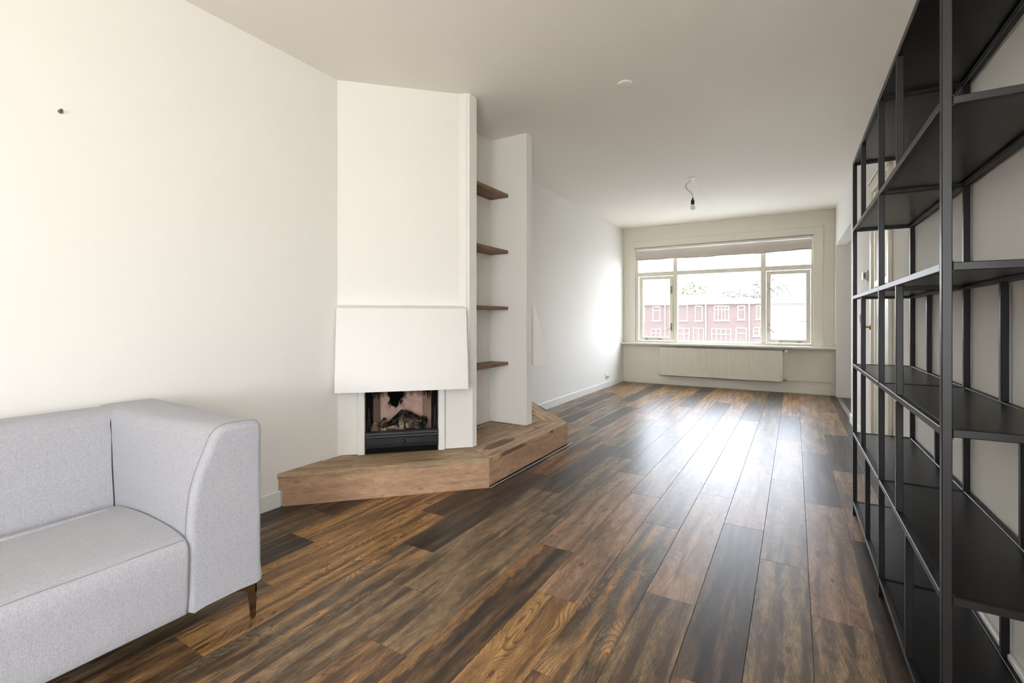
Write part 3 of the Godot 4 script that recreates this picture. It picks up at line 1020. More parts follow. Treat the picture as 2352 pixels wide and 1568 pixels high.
func hearth() -> void:
	var o := thing("hearth_plinth")
	var d1 := Vector2(0.712, -0.702)
	var d2 := Vector2(0, 1)
	var d3 := Vector2(-0.712, -0.702)
	var yt := 0.187
	deck(o, "top_board", M.pine_old, [-2.481, -1.600, -1.633, -2.4580, -1.8045, -2.5475, -2.481, -1.879], 0.157, yt, d1, Vector2(0.1, 0.2))
	deck(o, "top_board", M.pine_top, [-1.632, -2.460, -1.632, -3.644, -1.8025, -3.557, -1.8025, -2.5505], 0.157, yt, d2, Vector2(9.0625, 3.0))
	deck(o, "top_board", M.pine_top, [-1.633, -3.647, -2.481, -4.49, -2.481, -4.24, -1.805, -3.5605], 0.157, yt, d3, Vector2(0.6, 0.3))
	deck(o, "top_board", M.pine_old, [-2.481, -1.886, -1.809, -2.553, -2.0, -2.64, -2.481, -2.16], 0.153, yt - 0.004, d1, Vector2(0.8, 0.5))
	deck(o, "top_board", M.pine_old, [-1.8085, -2.556, -1.8085, -3.557, -2.001, -3.755, -2.001, -2.645], 0.154, yt - 0.003, d2, Vector2(0.15, 0.1))
	deck(o, "top_board", M.pine_old, [-2.006, -2.62, -2.006, -3.74, -2.216, -3.74, -2.216, -2.62], 0.152, yt - 0.006, d2, Vector2(0.55, 0.8))
	# risers
	deck(o, "riser_board", M.pine_front, [-2.481, -1.606, -1.634, -2.4605, -1.655, -2.478, -2.481, -1.645], 0.091, 0.1565, d1, Vector2(0.2, 0.1), 0.0)
	deck(o, "riser_board", M.pine_front, [-2.466, -1.622, -1.634, -2.4605, -1.655, -2.478, -2.466, -1.66], 0.0, 0.0905, d1, Vector2(0.7, 0.55), 0.0)
	deck(o, "riser_board", M.pine_front, [-1.633, -2.462, -1.633, -3.642, -1.66, -3.63, -1.66, -2.478], 0.012, 0.1565, d2, Vector2(0.05, 0.85), 0.0)
	deck(o, "riser_board", M.pine_front, [-1.634, -3.646, -2.481, -4.485, -2.481, -4.45, -1.66, -3.632], 0.0, 0.1565, d3, Vector2(0.4, 0.2), 0.0)
	tag(o, "low wrapped pine plinth with three angled sides around the chimney foot", "hearth")
	var b := MB.new()
	var p := PackedVector3Array([Vector3(-1.622, 0.005, -2.452), Vector3(-1.612, 0.005, -3.70)])
	b.tube(p, 0.0035, 8)
	tag(put("trim_3", b.mesh(), M.pale_strip), "thin pale strip on the floor along the plinth's window-side face", "trim", "", "structure")


# ------------------------------------------------------------------ gas fire, logs, cone
func fire() -> void:
	var turn := Basis(Vector3.UP, FA)
	var o := thing("gas_fire", FP + Vector3(0, 0.187, 0))
	var tf := Transform3D(turn, Vector3(0, -0.187, 0))
	var b := MB.new()
	b.box(Vector3(0.171, 0.187, -0.06), Vector3(0.628, 0.222, 0.012), 0.003)
	put("base", b.mesh(), M.soot, o, tf)
	b = MB.new()
	# drawer front: a shallow curved panel
	var rows := []
	for i in 2:
		var row := PackedVector3Array()
		for q in [[0.221, 0.0], [0.222, 0.02], [0.226, 0.026], [0.25, 0.03], [0.28, 0.03], [0.286, 0.027], [0.288, 0.02], [0.288, 0.0]]:
			row.append(Vector3(0.173 if i == 0 else 0.628, q[0], q[1]))
		rows.append(row)
	b.grid(rows, false, true)
	b.plate(poly([0.221, 0.0, 0.222, 0.02, 0.226, 0.026, 0.25, 0.03, 0.28, 0.03, 0.286, 0.027, 0.288, 0.02, 0.288, 0.0]), Vector3(0.173, 0, 0), Vector3.UP, Vector3(0, 0, 1), Vector3(1, 0, 0), 0.455)
	var dr := put("drawer", b.mesh(), M.stove_black, o, tf)
	b = MB.new()
	b.lathe(poly([0.0, 0.022, 0.007, 0.021, 0.012, 0.016, 0.012, 0.010, 0.006, 0.006, 0.005, 0.0]), Vector3.ZERO, 20)
	put("knob", b.mesh(), M.black_plastic, dr, Transform3D(Basis(Vector3(1, 0, 0), PI / 2), Vector3(0.4045, 0.264, 0.029)))
	b = MB.new()
	b.box(Vector3(0.173, 0.289, -0.02), Vector3(0.628, 0.304, 0.028), 0.003)
	put("ledge", b.mesh(), M.stove_black, o, tf)
	b = MB.new()
	b.box(Vector3(0.172, 0.307, -0.03), Vector3(0.63, 0.325, 0.034), 0.004)
	put("rim", b.mesh(), M.stove_black, o, tf)
	b = MB.new()
	b.box(Vector3(0.19, 0.272, -0.2), Vector3(0.61, 0.29, -0.02), 0.003)
	put("burner_tray", b.mesh(), M.soot, o, tf)
	tag(o, "black metal gas fire insert with a round knob on its drawer", "gas fire")
	# logs: [points..., radii, tone, label]
	var logs := [
		[Vector3(0.275, 0.318, -0.05), Vector3(0.31, 0.335, -0.10), Vector3(0.385, 0.395, -0.14), Vector3(0.415, 0.412, -0.15), 0.024, 0, "long charred imitation log leaning to the top of the fire"],
		[Vector3(0.255, 0.305, -0.045), Vector3(0.285, 0.318, -0.045), Vector3(0.35, 0.330, -0.055), Vector3(0.385, 0.326, -0.06), 0.021, 1, "pale ended short log lying at the front left of the fire"],
		[Vector3(0.395, 0.30, -0.035), Vector3(0.40, 0.335, -0.055), Vector3(0.395, 0.37, -0.09), Vector3(0.42, 0.41, -0.14), 0.022, 2, "grey upright forked log in the middle of the fire"],
		[Vector3(0.41, 0.41, -0.15), Vector3(0.45, 0.395, -0.15), Vector3(0.49, 0.375, -0.14), Vector3(0.525, 0.35, -0.13), 0.022, 0, "dark charred log sloping down to the right of the fire"],
		[Vector3(0.43, 0.345, -0.045), Vector3(0.465, 0.352, -0.07), Vector3(0.49, 0.37, -0.10), Vector3(0.52, 0.365, -0.12), 0.018, 2, "thin grey branch log crossing the front right of the fire"],
		[Vector3(0.235, 0.303, -0.04), Vector3(0.25, 0.318, -0.08), Vector3(0.265, 0.345, -0.13), Vector3(0.285, 0.372, -0.17), 0.013, 1, "slim cut stick with pale end beside the pine cone"],
		[Vector3(0.50, 0.31, -0.09), Vector3(0.53, 0.33, -0.11), Vector3(0.545, 0.345, -0.13), Vector3(0.55, 0.372, -0.15), 0.022, 0, "stubby blackened log at the right end of the fire"],
	]
	var tones := [[Color(0.40, 0.34, 0.30), Color(0.12, 0.10, 0.09)], [Color(0.78, 0.69, 0.55), Color(0.30, 0.26, 0.22)], [Color(0.62, 0.57, 0.50), Color(0.24, 0.21, 0.19)]]
	for k in 3:
		var t: Array = tones[k]
		var im := board(500 + k * 9, 96, 256, t[0], t[1], Color(0.05, 0.045, 0.04), 6.0, 0.5, 0.8, 0.6, 1)
		var m := wooden("log_%s" % ["charred", "pale", "grey"][k], im, 0.9, 0.25, 0.2)
		m.resource_name = "log_bark"
	mat("cut_wood", Color(0.66, 0.57, 0.44), 0.9)
	var nz := FastNoiseLite.new()
	nz.seed = 12
	nz.frequency = 22.0
	for l in logs:
		b = MB.new()
		var c := Curve3D.new()
		for i in 4:
			var prev: Vector3 = l[maxi(i - 1, 0)]
			var next: Vector3 = l[mini(i + 1, 3)]
			c.add_point(l[i], (prev - next) * 0.16, (next - prev) * 0.16)
		var rows2 := []
		var n := 18
		for i in n + 1:
			var p := c.sample_baked(c.get_baked_length() * i / n)
			var q := c.sample_baked(c.get_baked_length() * minf((i + 0.5) / n, 1.0)) - c.sample_baked(c.get_baked_length() * maxf((i - 0.5) / n, 0.0))
			var d := q.normalized()
			var x := d.cross(Vector3(0.1, 1, 0.2)).normalized()
			var y := d.cross(x)
			var row2 := PackedVector3Array()
			for s in 20:
				var a := TAU * s / 20
				var dir := x * cos(a) + y * sin(a)
				var rr: float = l[4] * (1.0 + 0.16 * nz.get_noise_3dv((p + dir * 0.02)) * 2.0 + 0.05 * sin(a * 5.0 + i * 0.3))
				if i == 0 or i == n:
					rr *= 0.9
				row2.append(p + dir * rr)
			rows2.append(row2)
		var du: Vector3 = rows2[1][0] - rows2[0][0]
		var dv: Vector3 = rows2[0][1] - rows2[0][19]
		b.grid(rows2, true, du.cross(dv).dot(rows2[0][0] - l[0]) < 0.0, Vector2(1, 1))
		var caps := []
		for e in [0, n]:
			var cap := MB.new()
			caps.append(cap)
			var cen := Vector3.ZERO
			for s in 20:
				cen += rows2[e][s] / 20.0
			var out: Vector3 = rows2[e][0] - rows2[1 if e == 0 else n - 1][0]
			for s in 20:
				cap.tri(cen, rows2[e][s], rows2[e][(s + 1) % 20], out)
		var lg := thing("imitation_log", FP + turn * Vector3(l[0]))
		var back := Transform3D(turn, turn * (-Vector3(l[0])))
		put("bark", b.mesh(), M["log_%s" % ["charred", "pale", "grey"][l[5]]], lg, back)
		for cap in caps:
			put("cut_end", cap.mesh(), M.cut_wood, lg, back)
		tag(lg, l[6], "log", "imitation logs in the gas fire")
	# pine cone
	var cone := thing("pine_cone", FP + turn * Vector3(0.2275, 0.325, -0.01), FA)
	b = MB.new()
	b.lathe(poly([0.0, 0.0, 0.016, 0.002, 0.02, 0.012, 0.017, 0.03, 0.009, 0.048, 0.0, 0.056]), Vector3.ZERO, 16)
	put("core", b.mesh(), mat("cone_dark", Color(0.25, 0.19, 0.15), 0.9), cone)
	b = MB.new()
	for i in 96:
		var t := i / 96.0
		var a := i * 2.39996
		var y := 0.004 + t * 0.052
		var r := 0.024 * sqrt(maxf(0.03, sin(PI * (0.30 + 0.69 * t)))) * (1.0 - 0.45 * t)
		var dir := Vector3(cos(a), 0, sin(a))
		var side := Vector3(-sin(a), 0, cos(a)) * (0.0052 * (1.0 - 0.5 * t))
		var base := Vector3(0, y - 0.003, 0) + dir * r * 0.6
		var tip := Vector3(0, y + 0.004, 0) + dir * (r + 0.004)
		b.quad(base - side * 0.6, base + side * 0.6, tip + side, tip - side, dir + Vector3.UP)
		b.quad(base - side * 0.6 - Vector3(0, 0.002, 0), base + side * 0.6 - Vector3(0, 0.002, 0), tip + side - Vector3(0, 0.0025, 0), tip - side - Vector3(0, 0.0025, 0), dir - Vector3.UP)
		b.quad(tip - side, tip + side, tip + side - Vector3(0, 0.0025, 0), tip - side - Vector3(0, 0.0025, 0), dir)
	var sc := put("scales", b.mesh(), mat("cone_scale", Color(0.60, 0.50, 0.42), 0.85), cone)
	sc.set_meta("kind", "stuff")
	tag(cone, "brown pine cone standing at the left of the gas fire", "pine cone")


# ------------------------------------------------------------------ sofa
# a closed outline (out, up) carried along a line, its two ends rounded over by r; outlines a and b are blended along the way
func cushion(b: MB, a: PackedVector2Array, bb: PackedVector2Array, at: Callable, l0: float, l1: float, r0: float, r1: float, bulge := 0.0) -> void:
	var stations := []
	for i in 7:
		var t := i / 6.0 * PI / 2
		stations.append([l0 + r0 * (1.0 - cos(t)) if r0 > 0.0 else l0, r0 * (1.0 - sin(t))])
	for i in range(1, 14):
		stations.append([lerpf(l0 + r0, l1 - r1, i / 14.0), 0.0])
	for i in 7:
		var t := i / 6.0 * PI / 2
		stations.append([l1 - r1 + r1 * sin(t), r1 * (1.0 - cos(t))])
	var n := a.size()
	var lo := a[0]
	var hi := a[0]
	var lo2 := bb[0]
	var hi2 := bb[0]
	for j in n:
		if a[j].y < 0.2:
			lo = a[j] if a[j].x < lo.x else lo
			hi = a[j] if a[j].x > hi.x else hi
			lo2 = bb[j] if bb[j].x < lo2.x else lo2
			hi2 = bb[j] if bb[j].x > hi2.x else hi2
	var rows := []
	for s in stations:
		var k := clampf((s[0] - l0) / (l1 - l0), 0.0, 1.0)
		var row := PackedVector3Array()
		for j in n:
			var p := a[j].lerp(bb[j], k)
			var pl := a[(j - 1 + n) % n].lerp(bb[(j - 1 + n) % n], k)
			var pr := a[(j + 1) % n].lerp(bb[(j + 1) % n], k)
			var d := (pr - pl).normalized()
			var inn := Vector2(d.y, -d.x)
			var foot := p.y
			p += inn * (s[1] as float)
			if foot < 0.2:      # straight sides near the foot: draw in sideways only
				p = Vector2(clampf(p.x, lo.lerp(lo2, k).x + (s[1] as float), hi.lerp(hi2, k).x - (s[1] as float)), foot)
			row.append(at.call(p, s[0]))
		rows.append(row)
	var du: Vector3 = rows[8][0] - rows[7][0]
	var dv: Vector3 = rows[8][1] - rows[8][n - 1]
	var cen := Vector3.ZERO
	for j in n:
		cen += rows[8][j] / n
	b.grid(rows, true, du.cross(dv).dot(rows[8][0] - cen) < 0.0)
	for e in [0, rows.size() - 1]:
		var c2 := Vector3.ZERO
		for j in n:
			c2 += rows[e][j] / n
		var out: Vector3 = (rows[0][0] - rows[9][0]) if e == 0 else (rows[e][0] - rows[8][0])
		for j in n:
			b.tri(c2, rows[e][j], rows[e][(j + 1) % n], out)

# dense, evenly spaced points along a Catmull-Rom through the given corners
func curve_outline(pts: PackedVector2Array, sub := 5) -> PackedVector2Array:
	var out := PackedVector2Array()
	var n := pts.size()
	for i in n:
		for s in sub:
			var t := float(s) / sub
			out.append(pts[i].cubic_interpolate(pts[(i + 1) % n], pts[(i - 1 + n) % n], pts[(i + 2) % n], t))
	return out

func sofa() -> void:
	var o := thing("sofa", Vector3(-2.0, 0, 0.0))
	var ax := 2.0    # sofa origin lies at x = -2
	# arm: (z, y) outline at its front end and where it meets the back
	var arm0 := poly([-0.983, 0.137, -0.983, 0.20, -0.983, 0.42, -0.983, 0.62, -0.982, 0.675, -0.968, 0.694, -0.93, 0.699, -0.88, 0.7, -0.856, 0.697, -0.836, 0.687, -0.818, 0.666, -0.802, 0.626, -0.784, 0.585, -0.769, 0.543, -0.758, 0.50, -0.7495, 0.42, -0.748, 0.35, -0.748, 0.22, -0.748, 0.137, -0.80, 0.137, -0.9, 0.137])
	var arm1 := poly([-0.983, 0.137, -0.983, 0.20, -0.983, 0.42, -0.983, 0.62, -0.982, 0.685, -0.968, 0.706, -0.93, 0.712, -0.86, 0.713, -0.80, 0.712, -0.772, 0.706, -0.756, 0.692, -0.749, 0.666, -0.746, 0.62, -0.746, 0.56, -0.746, 0.50, -0.746, 0.42, -0.746, 0.35, -0.746, 0.22, -0.746, 0.137, -0.80, 0.137, -0.9, 0.137])
	var a0 := curve_outline(arm0, 3)
	var a1 := curve_outline(arm1, 3)
	var to_arm := func(p: Vector2, l: float) -> Vector3: return Vector3(-l + ax, p.y, p.x)
	for mirror in 2:
		var b := MB.new()
		if mirror == 1:
			b.xf = Transform3D(Basis(), Vector3(0, 0, 0))
			var m0 := PackedVector2Array()
			var m1 := PackedVector2Array()
			for p in a0:
				m0.append(Vector2(0.46 - p.x, p.y))
			for p in a1:
				m1.append(Vector2(0.46 - p.x, p.y))
			m0.reverse()
			m1.reverse()
			cushion(b, m0, m1, to_arm, 1.61, 2.39, 0.028, 0.03)
		else:
			cushion(b, a0, a1, to_arm, 1.61, 2.39, 0.019, 0.03)
		var arm := put("armrest", b.mesh(), M.sofa_cloth, o)
		if mirror == 0:
			b = MB.new()
			var seam := PackedVector3Array()
			for p in a0.slice(13, 50):
				var q := a0.find(p)
				var d := (a0[(q + 1) % a0.size()] - a0[q - 1]).normalized()
				var outw := Vector2(-d.y, d.x)
				var pp := p.lerp(a1[q], 0.03) + outw * 0.0013
				seam.append(Vector3(-1.633 + ax, pp.y, pp.x))
			b.tube(seam, 0.0009, 6)
			put("seam", b.mesh(), M.seam_thread, arm)
	# back: (x, y)
	var back := curve_outline(poly([-2.39, 0.14, -2.39, 0.3, -2.39, 0.5, -2.39, 0.66, -2.382, 0.692, -2.36, 0.705, -2.31, 0.708, -2.265, 0.703, -2.24, 0.688, -2.222, 0.66, -2.205, 0.62, -2.19, 0.57, -2.175, 0.51, -2.162, 0.45, -2.152, 0.40, -2.146, 0.35, -2.146, 0.25, -2.146, 0.14, -2.22, 0.14, -2.3, 0.14]), 3)
	var b2 := MB.new()
	var to_z := func(p: Vector2, l: float) -> Vector3: return Vector3(p.x + ax, p.y, l)
	cushion(b2, back, back, to_z, -0.80, 1.26, 0.02, 0.02)
	var bk := put("backrest", b2.mesh(), M.sofa_cloth, o)
	b2 = MB.new()
	var joint := PackedVector3Array()
	for q in [[-2.146, 0.36], [-2.149, 0.40], [-2.160, 0.45], [-2.173, 0.51], [-2.188, 0.57], [-2.203, 0.62], [-2.219, 0.655], [-2.236, 0.682]]:
		var k := (-q[0] - 1.61) / 0.78 as float
		# arm's inner face at this height
		var za := -0.746
		for i in arm0.size() - 1:
			if i >= 7 and arm0[i].y >= q[1] and arm0[i + 1].y < q[1]:
				var f0 := inverse_lerp(arm0[i].y, arm0[i + 1].y, q[1])
				za = lerpf(lerpf(arm0[i].x, arm0[i + 1].x, f0), -0.746 - maxf(0.0, (q[1] as float) - 0.655) * 0.35, k)
		joint.append(Vector3(q[0] + ax + 0.0015, q[1], za + 0.0015))
	b2.tube(joint, 0.0021, 8)
	put("joint", b2.mesh(), M.crease_shade, bk)  # dark tube drawn for the shade in the crease beside the arm
	# seat: (x, y), crowned
	var seat := curve_outline(poly([-2.165, 0.14, -2.165, 0.25, -2.165, 0.345, -2.15, 0.362, -2.10, 0.376, -2.0, 0.388, -1.88, 0.393, -1.76, 0.390, -1.67, 0.382, -1.625, 0.371, -1.606, 0.352, -1.601, 0.31, -1.604, 0.25, -1.606, 0.19, -1.612, 0.147, -1.63, 0.135, -1.75, 0.135, -1.95, 0.135]), 3)
	b2 = MB.new()
	cushion(b2, seat, seat, to_z, -0.747, 1.21, 0.012, 0.012)
	var st := put("seat", b2.mesh(), M.sofa_cloth, o)
	b2 = MB.new()
	var line := PackedVector3Array()
	for i in 40:
		var t := i / 39.0
		line.append(Vector3(-1.6185 + ax + 0.001 * sin(t * 60.0), 0.3685 + 0.001 * sin(t * 47.0), lerpf(-0.735, 1.2, t)))
	b2.tube(line, 0.0011, 6)
	put("seam", b2.mesh(), M.seam_thread, st)
	# a soft crease lying along the seat
	b2 = MB.new()
	var ridge := PackedVector3Array()
	for i in 30:
		var t := i / 29.0
		ridge.append(Vector3(lerpf(-2.075, -2.03, t) + 0.008 * sin(t * 5.0) + ax, 0.3775 + 0.004 * sin(PI * t), lerpf(-0.70, 0.1, t)))
	b2.tube(ridge, 0.009, 10, true)
	put("crease", b2.mesh(), M.sofa_cloth, st)
	# legs: thin angled metal brackets
	for q in [[-1.632, -0.975, 1.0, 1.0], [-2.36, -0.975, -1.0, 1.0], [-1.632, 1.435, 1.0, -1.0], [-2.36, 1.435, -1.0, -1.0]]:
		b2 = MB.new()
		var outl := poly([0.0, 0.137, 0.13, 0.137, 0.13, 0.128, 0.06, 0.117, 0.04, 0.110, 0.031, 0.098, 0.028, 0.08, 0.02, 0.0, 0.006, 0.0, 0.0, 0.09])
		b2.plate(outl, Vector3(q[0] + ax, 0, q[1]), Vector3(0, 0, q[3]), Vector3.UP, Vector3(-q[2], 0, 0), 0.005)
		b2.plate(outl, Vector3(q[0] + ax, 0, q[1]), Vector3(-q[2], 0, 0), Vector3.UP, Vector3(0, 0, q[3]), 0.005)
		put("leg", b2.mesh(), M.chrome, o)
	tag(o, "light grey fabric sofa with block arm and slim chrome legs", "sofa")


# ------------------------------------------------------------------ black steel bookcase
func bookcase() -> void:
	var o := thing("bookcase", Vector3(0.277, 0, -1.376), 0.0052)
	var t := 0.0182
	var d := 0.256        # overall depth
	var bay := 0.868
	var lev := [0.075, 0.445, 0.811, 1.174, 1.535, 1.890]
	# posts at z = 0, -bay, -2 bay (their near faces)
	for k in 3:
		for s in 2:
			var x := 0.0 if s == 0 else d - t
			var b := MB.new()
			b.box(Vector3(x, 0, -bay * k - t), Vector3(x + t, lev[5], -bay * k), 0.0016)
			put("post", b.mesh(), M.black_steel, o)
	for l in lev:
		for s in 2:
			for k in 2:
				var x := 0.0 if s == 0 else d - t
				var b := MB.new()
				b.box(Vector3(x, l - t, -bay * (k + 1)), Vector3(x + t, l, -bay * k - t), 0.0016)
				put("rail", b.mesh(), M.black_steel, o)
		for k in 3:
			var b := MB.new()
			b.box(Vector3(t, l - t, -bay * k - t), Vector3(d - t, l, -bay * k), 0.0016)
			if k == 0:     # softly welded inner corners of the end frame
				for c in [[t, 1.0], [d - t, -1.0]]:
					for e in [[l, 1.0], [l - t, -1.0]]:
						var f := PackedVector2Array([Vector2(0, 0)])
						for i in 5:
							var a := i / 4.0 * PI / 2
							f.append(Vector2(0.005 * (1.0 - sin(a)), 0.005 * (1.0 - cos(a))))
						b.plate(f, Vector3(c[0], e[0], -t), Vector3(c[1], 0, 0), Vector3(0, e[1], 0), Vector3(0, 0, 1), t)
			put("end_rail", b.mesh(), M.black_steel, o)
		# shelf sheets lie on ledges inside the rails
		for k in 2:
			var z1 := -bay * k - t - 0.0015
			var z0 := -bay * (k + 1) + 0.0015
			var b := MB.new()
			b.box(Vector3(t + 0.0015, l - 0.0055, z0), Vector3(d - t - 0.0015, l - 0.0025, z1), 0.0006)
			var sh := put("shelf", b.mesh(), M.black_sheet, o)
			b = MB.new()
			b.box(Vector3(d - t - 0.008, l - t + 0.002, z0), Vector3(d - t - 0.0005, l - t + 0.0045, z1), 0.0005)
			put("ledge", b.mesh(), M.black_steel, sh)
	# short uprights between the levels, front and back, staggered
	var ups := [[0, 1, 0.38, 0.52], [1, 2, 0.525, 0.385], [2, 3, 0.525, 0.525], [4, 5, 0.515, 0.34]]
	for u in ups:
		for k in 2:
			for s in 2:
				var z: float = -bay * k - float(u[2 + s])
				var x := 0.0 if s == 0 else d - t
				var b := MB.new()
				b.box(Vector3(x, lev[u[0]], z - t), Vector3(x + t, lev[u[1]] - t, z), 0.0016)
				put("upright", b.mesh(), M.black_steel, o)
	tag(o, "tall open black steel bookcase with dark sheet shelves along the right wall", "bookcase")


# ------------------------------------------------------------------ radiator and pipes
func radiator() -> void:
	var o := thing("radiator", Vector3(-1.0, 0.15, ZB))
	var w := 1.695
	var h := 0.467
	var x0 := -0.845
	# pressed front sheet: upright channels
	var prof := PackedVector2Array()
	var n := 50
	prof.append(Vector2(0, 0.120))
	prof.append(Vector2(0.0, 0.128))
	prof.append(Vector2(0.016, 0.130))
	for i in n:
		var a := 0.016 + (w - 0.032) * i / n
		var s := (w - 0.032) / n
		for q in [[0.0, 0.0], [0.22, 0.0], [0.38, -0.008], [0.78, -0.008], [0.94, 0.0]]:
			prof.append(Vector2(a + s * q[0], 0.130 + q[1]))
	prof.append(Vector2(w - 0.016, 0.130))
	prof.append(Vector2(w, 0.128))
	prof.append(Vector2(w, 0.120))
	var b := MB.new()
	for face in 2:
		for i in prof.size() - 1:
			var p := prof[i]
			var q := prof[i + 1]
			var y0 := 0.028
			var y1 := h - 0.03
			var dz := 0.0 if face == 0 else -0.085
			b.quad(Vector3(x0 + p.x, y0, p.y + dz), Vector3(x0 + q.x, y0, q.y + dz), Vector3(x0 + q.x, y1, q.y + dz), Vector3(x0 + p.x, y1, p.y + dz), Vector3(q.y - p.y, 0, q.x - p.x))
			if face == 0:
				# the channels run out into flat borders
				for e in [[0.0, y0, 0.012], [h, y1, h - 0.016]]:
					b.quad(Vector3(x0 + p.x, e[1], p.y), Vector3(x0 + q.x, e[1], q.y), Vector3(x0 + q.x, e[2], 0.130), Vector3(x0 + p.x, e[2], 0.130), Vector3(0, 0, 1))
					b.quad(Vector3(x0 + p.x, e[0], 0.130), Vector3(x0 + q.x, e[0], 0.130), Vector3(x0 + q.x, e[2], 0.130), Vector3(x0 + p.x, e[2], 0.130), Vector3(0, 0, 1))
	b.box(Vector3(x0, 0, 0.118), Vector3(x0 + w, 0.014, 0.130), 0.002)
	b.box(Vector3(x0, h - 0.014, 0.118), Vector3(x0 + w, h, 0.130), 0.002)
	b.box(Vector3(x0, 0.0, 0.035), Vector3(x0 + w, 0.014, 0.05), 0.002)
	put("panel", b.mesh(), M.radiator_enamel, o)
	for x in [x0 - 0.001, x0 + w - 0.002]:
		b = MB.new()
		b.box(Vector3(x, 0.004, 0.03), Vector3(x + 0.003, h - 0.004, 0.131), 0.001)
		put("end_cover", b.mesh(), M.radiator_enamel, o)
	b = MB.new()
	for i in 60:
		var x := x0 + 0.01 + (w - 0.02) * i / 60
		b.box(Vector3(x, h - 0.006, 0.045), Vector3(x + 0.012, h - 0.003, 0.12))
	put("top_grille", b.mesh(), M.radiator_enamel, o)
	for y in [0.447, 0.035]:
		b = MB.new()
		b.tube(PackedVector3Array([Vector3(0.84, y, 0.08), Vector3(0.868, y, 0.08)]), 0.011, 12)
		b.tube(PackedVector3Array([Vector3(0.868, y, 0.08), Vector3(0.905, y, 0.08)]), 0.0135, 6)
		put("valve", b.mesh(), M.steel, o)
		if y > 0.3:
			b = MB.new()
			b.tube(PackedVector3Array([Vector3(0.897, y, 0.085), Vector3(0.897, y, 0.125), Vector3(0.897, y, 0.15)]), 0.021, 18, true, 0.017)
			put("valve_knob", b.mesh(), M.white_plastic, o)
	for x in [-0.6, 0.6]:
		b = MB.new()
		b.box(Vector3(x - 0.02, 0.1, 0.002), Vector3(x + 0.02, 0.4, 0.04), 0.002)
		put("wall_bracket", b.mesh(), M.radiator_enamel, o)
	tag(o, "wide cream panel radiator with ribbed front below the window", "radiator")
	b = MB.new()
	b.tube(PackedVector3Array([Vector3(-0.093, 0.597, ZB + 0.08), Vector3(-0.06, 0.597, ZB + 0.07), Vector3(0.0, 0.597, ZB + 0.03), Vector3(0.42, 0.597, ZB + 0.03), Vector3(0.455, 0.59, ZB + 0.03), Vector3(0.462, 0.55, ZB + 0.03), Vector3(0.462, 0.1, ZB + 0.03)]), 0.0085, 10)
	tag(put("heating_pipe", b.mesh(), M.paint_cream), "upper cream heating pipe from the radiator knob to the corner", "pipe", "heating pipes right of the radiator")
	b = MB.new()
	b.tube(PackedVector3Array([Vector3(-0.093, 0.185, ZB + 0.08), Vector3(-0.06, 0.185, ZB + 0.07), Vector3(0.0, 0.185, ZB + 0.028), Vector3(0.40, 0.185, ZB + 0.028), Vector3(0.432, 0.178, ZB + 0.028), Vector3(0.44, 0.15, ZB + 0.028), Vector3(0.44, 0.0, ZB + 0.028)]), 0.0085, 10)
	tag(put("heating_pipe", b.mesh(), M.paint_cream), "lower cream heating pipe just above the baseboard in the corner", "pipe", "heating pipes right of the radiator")


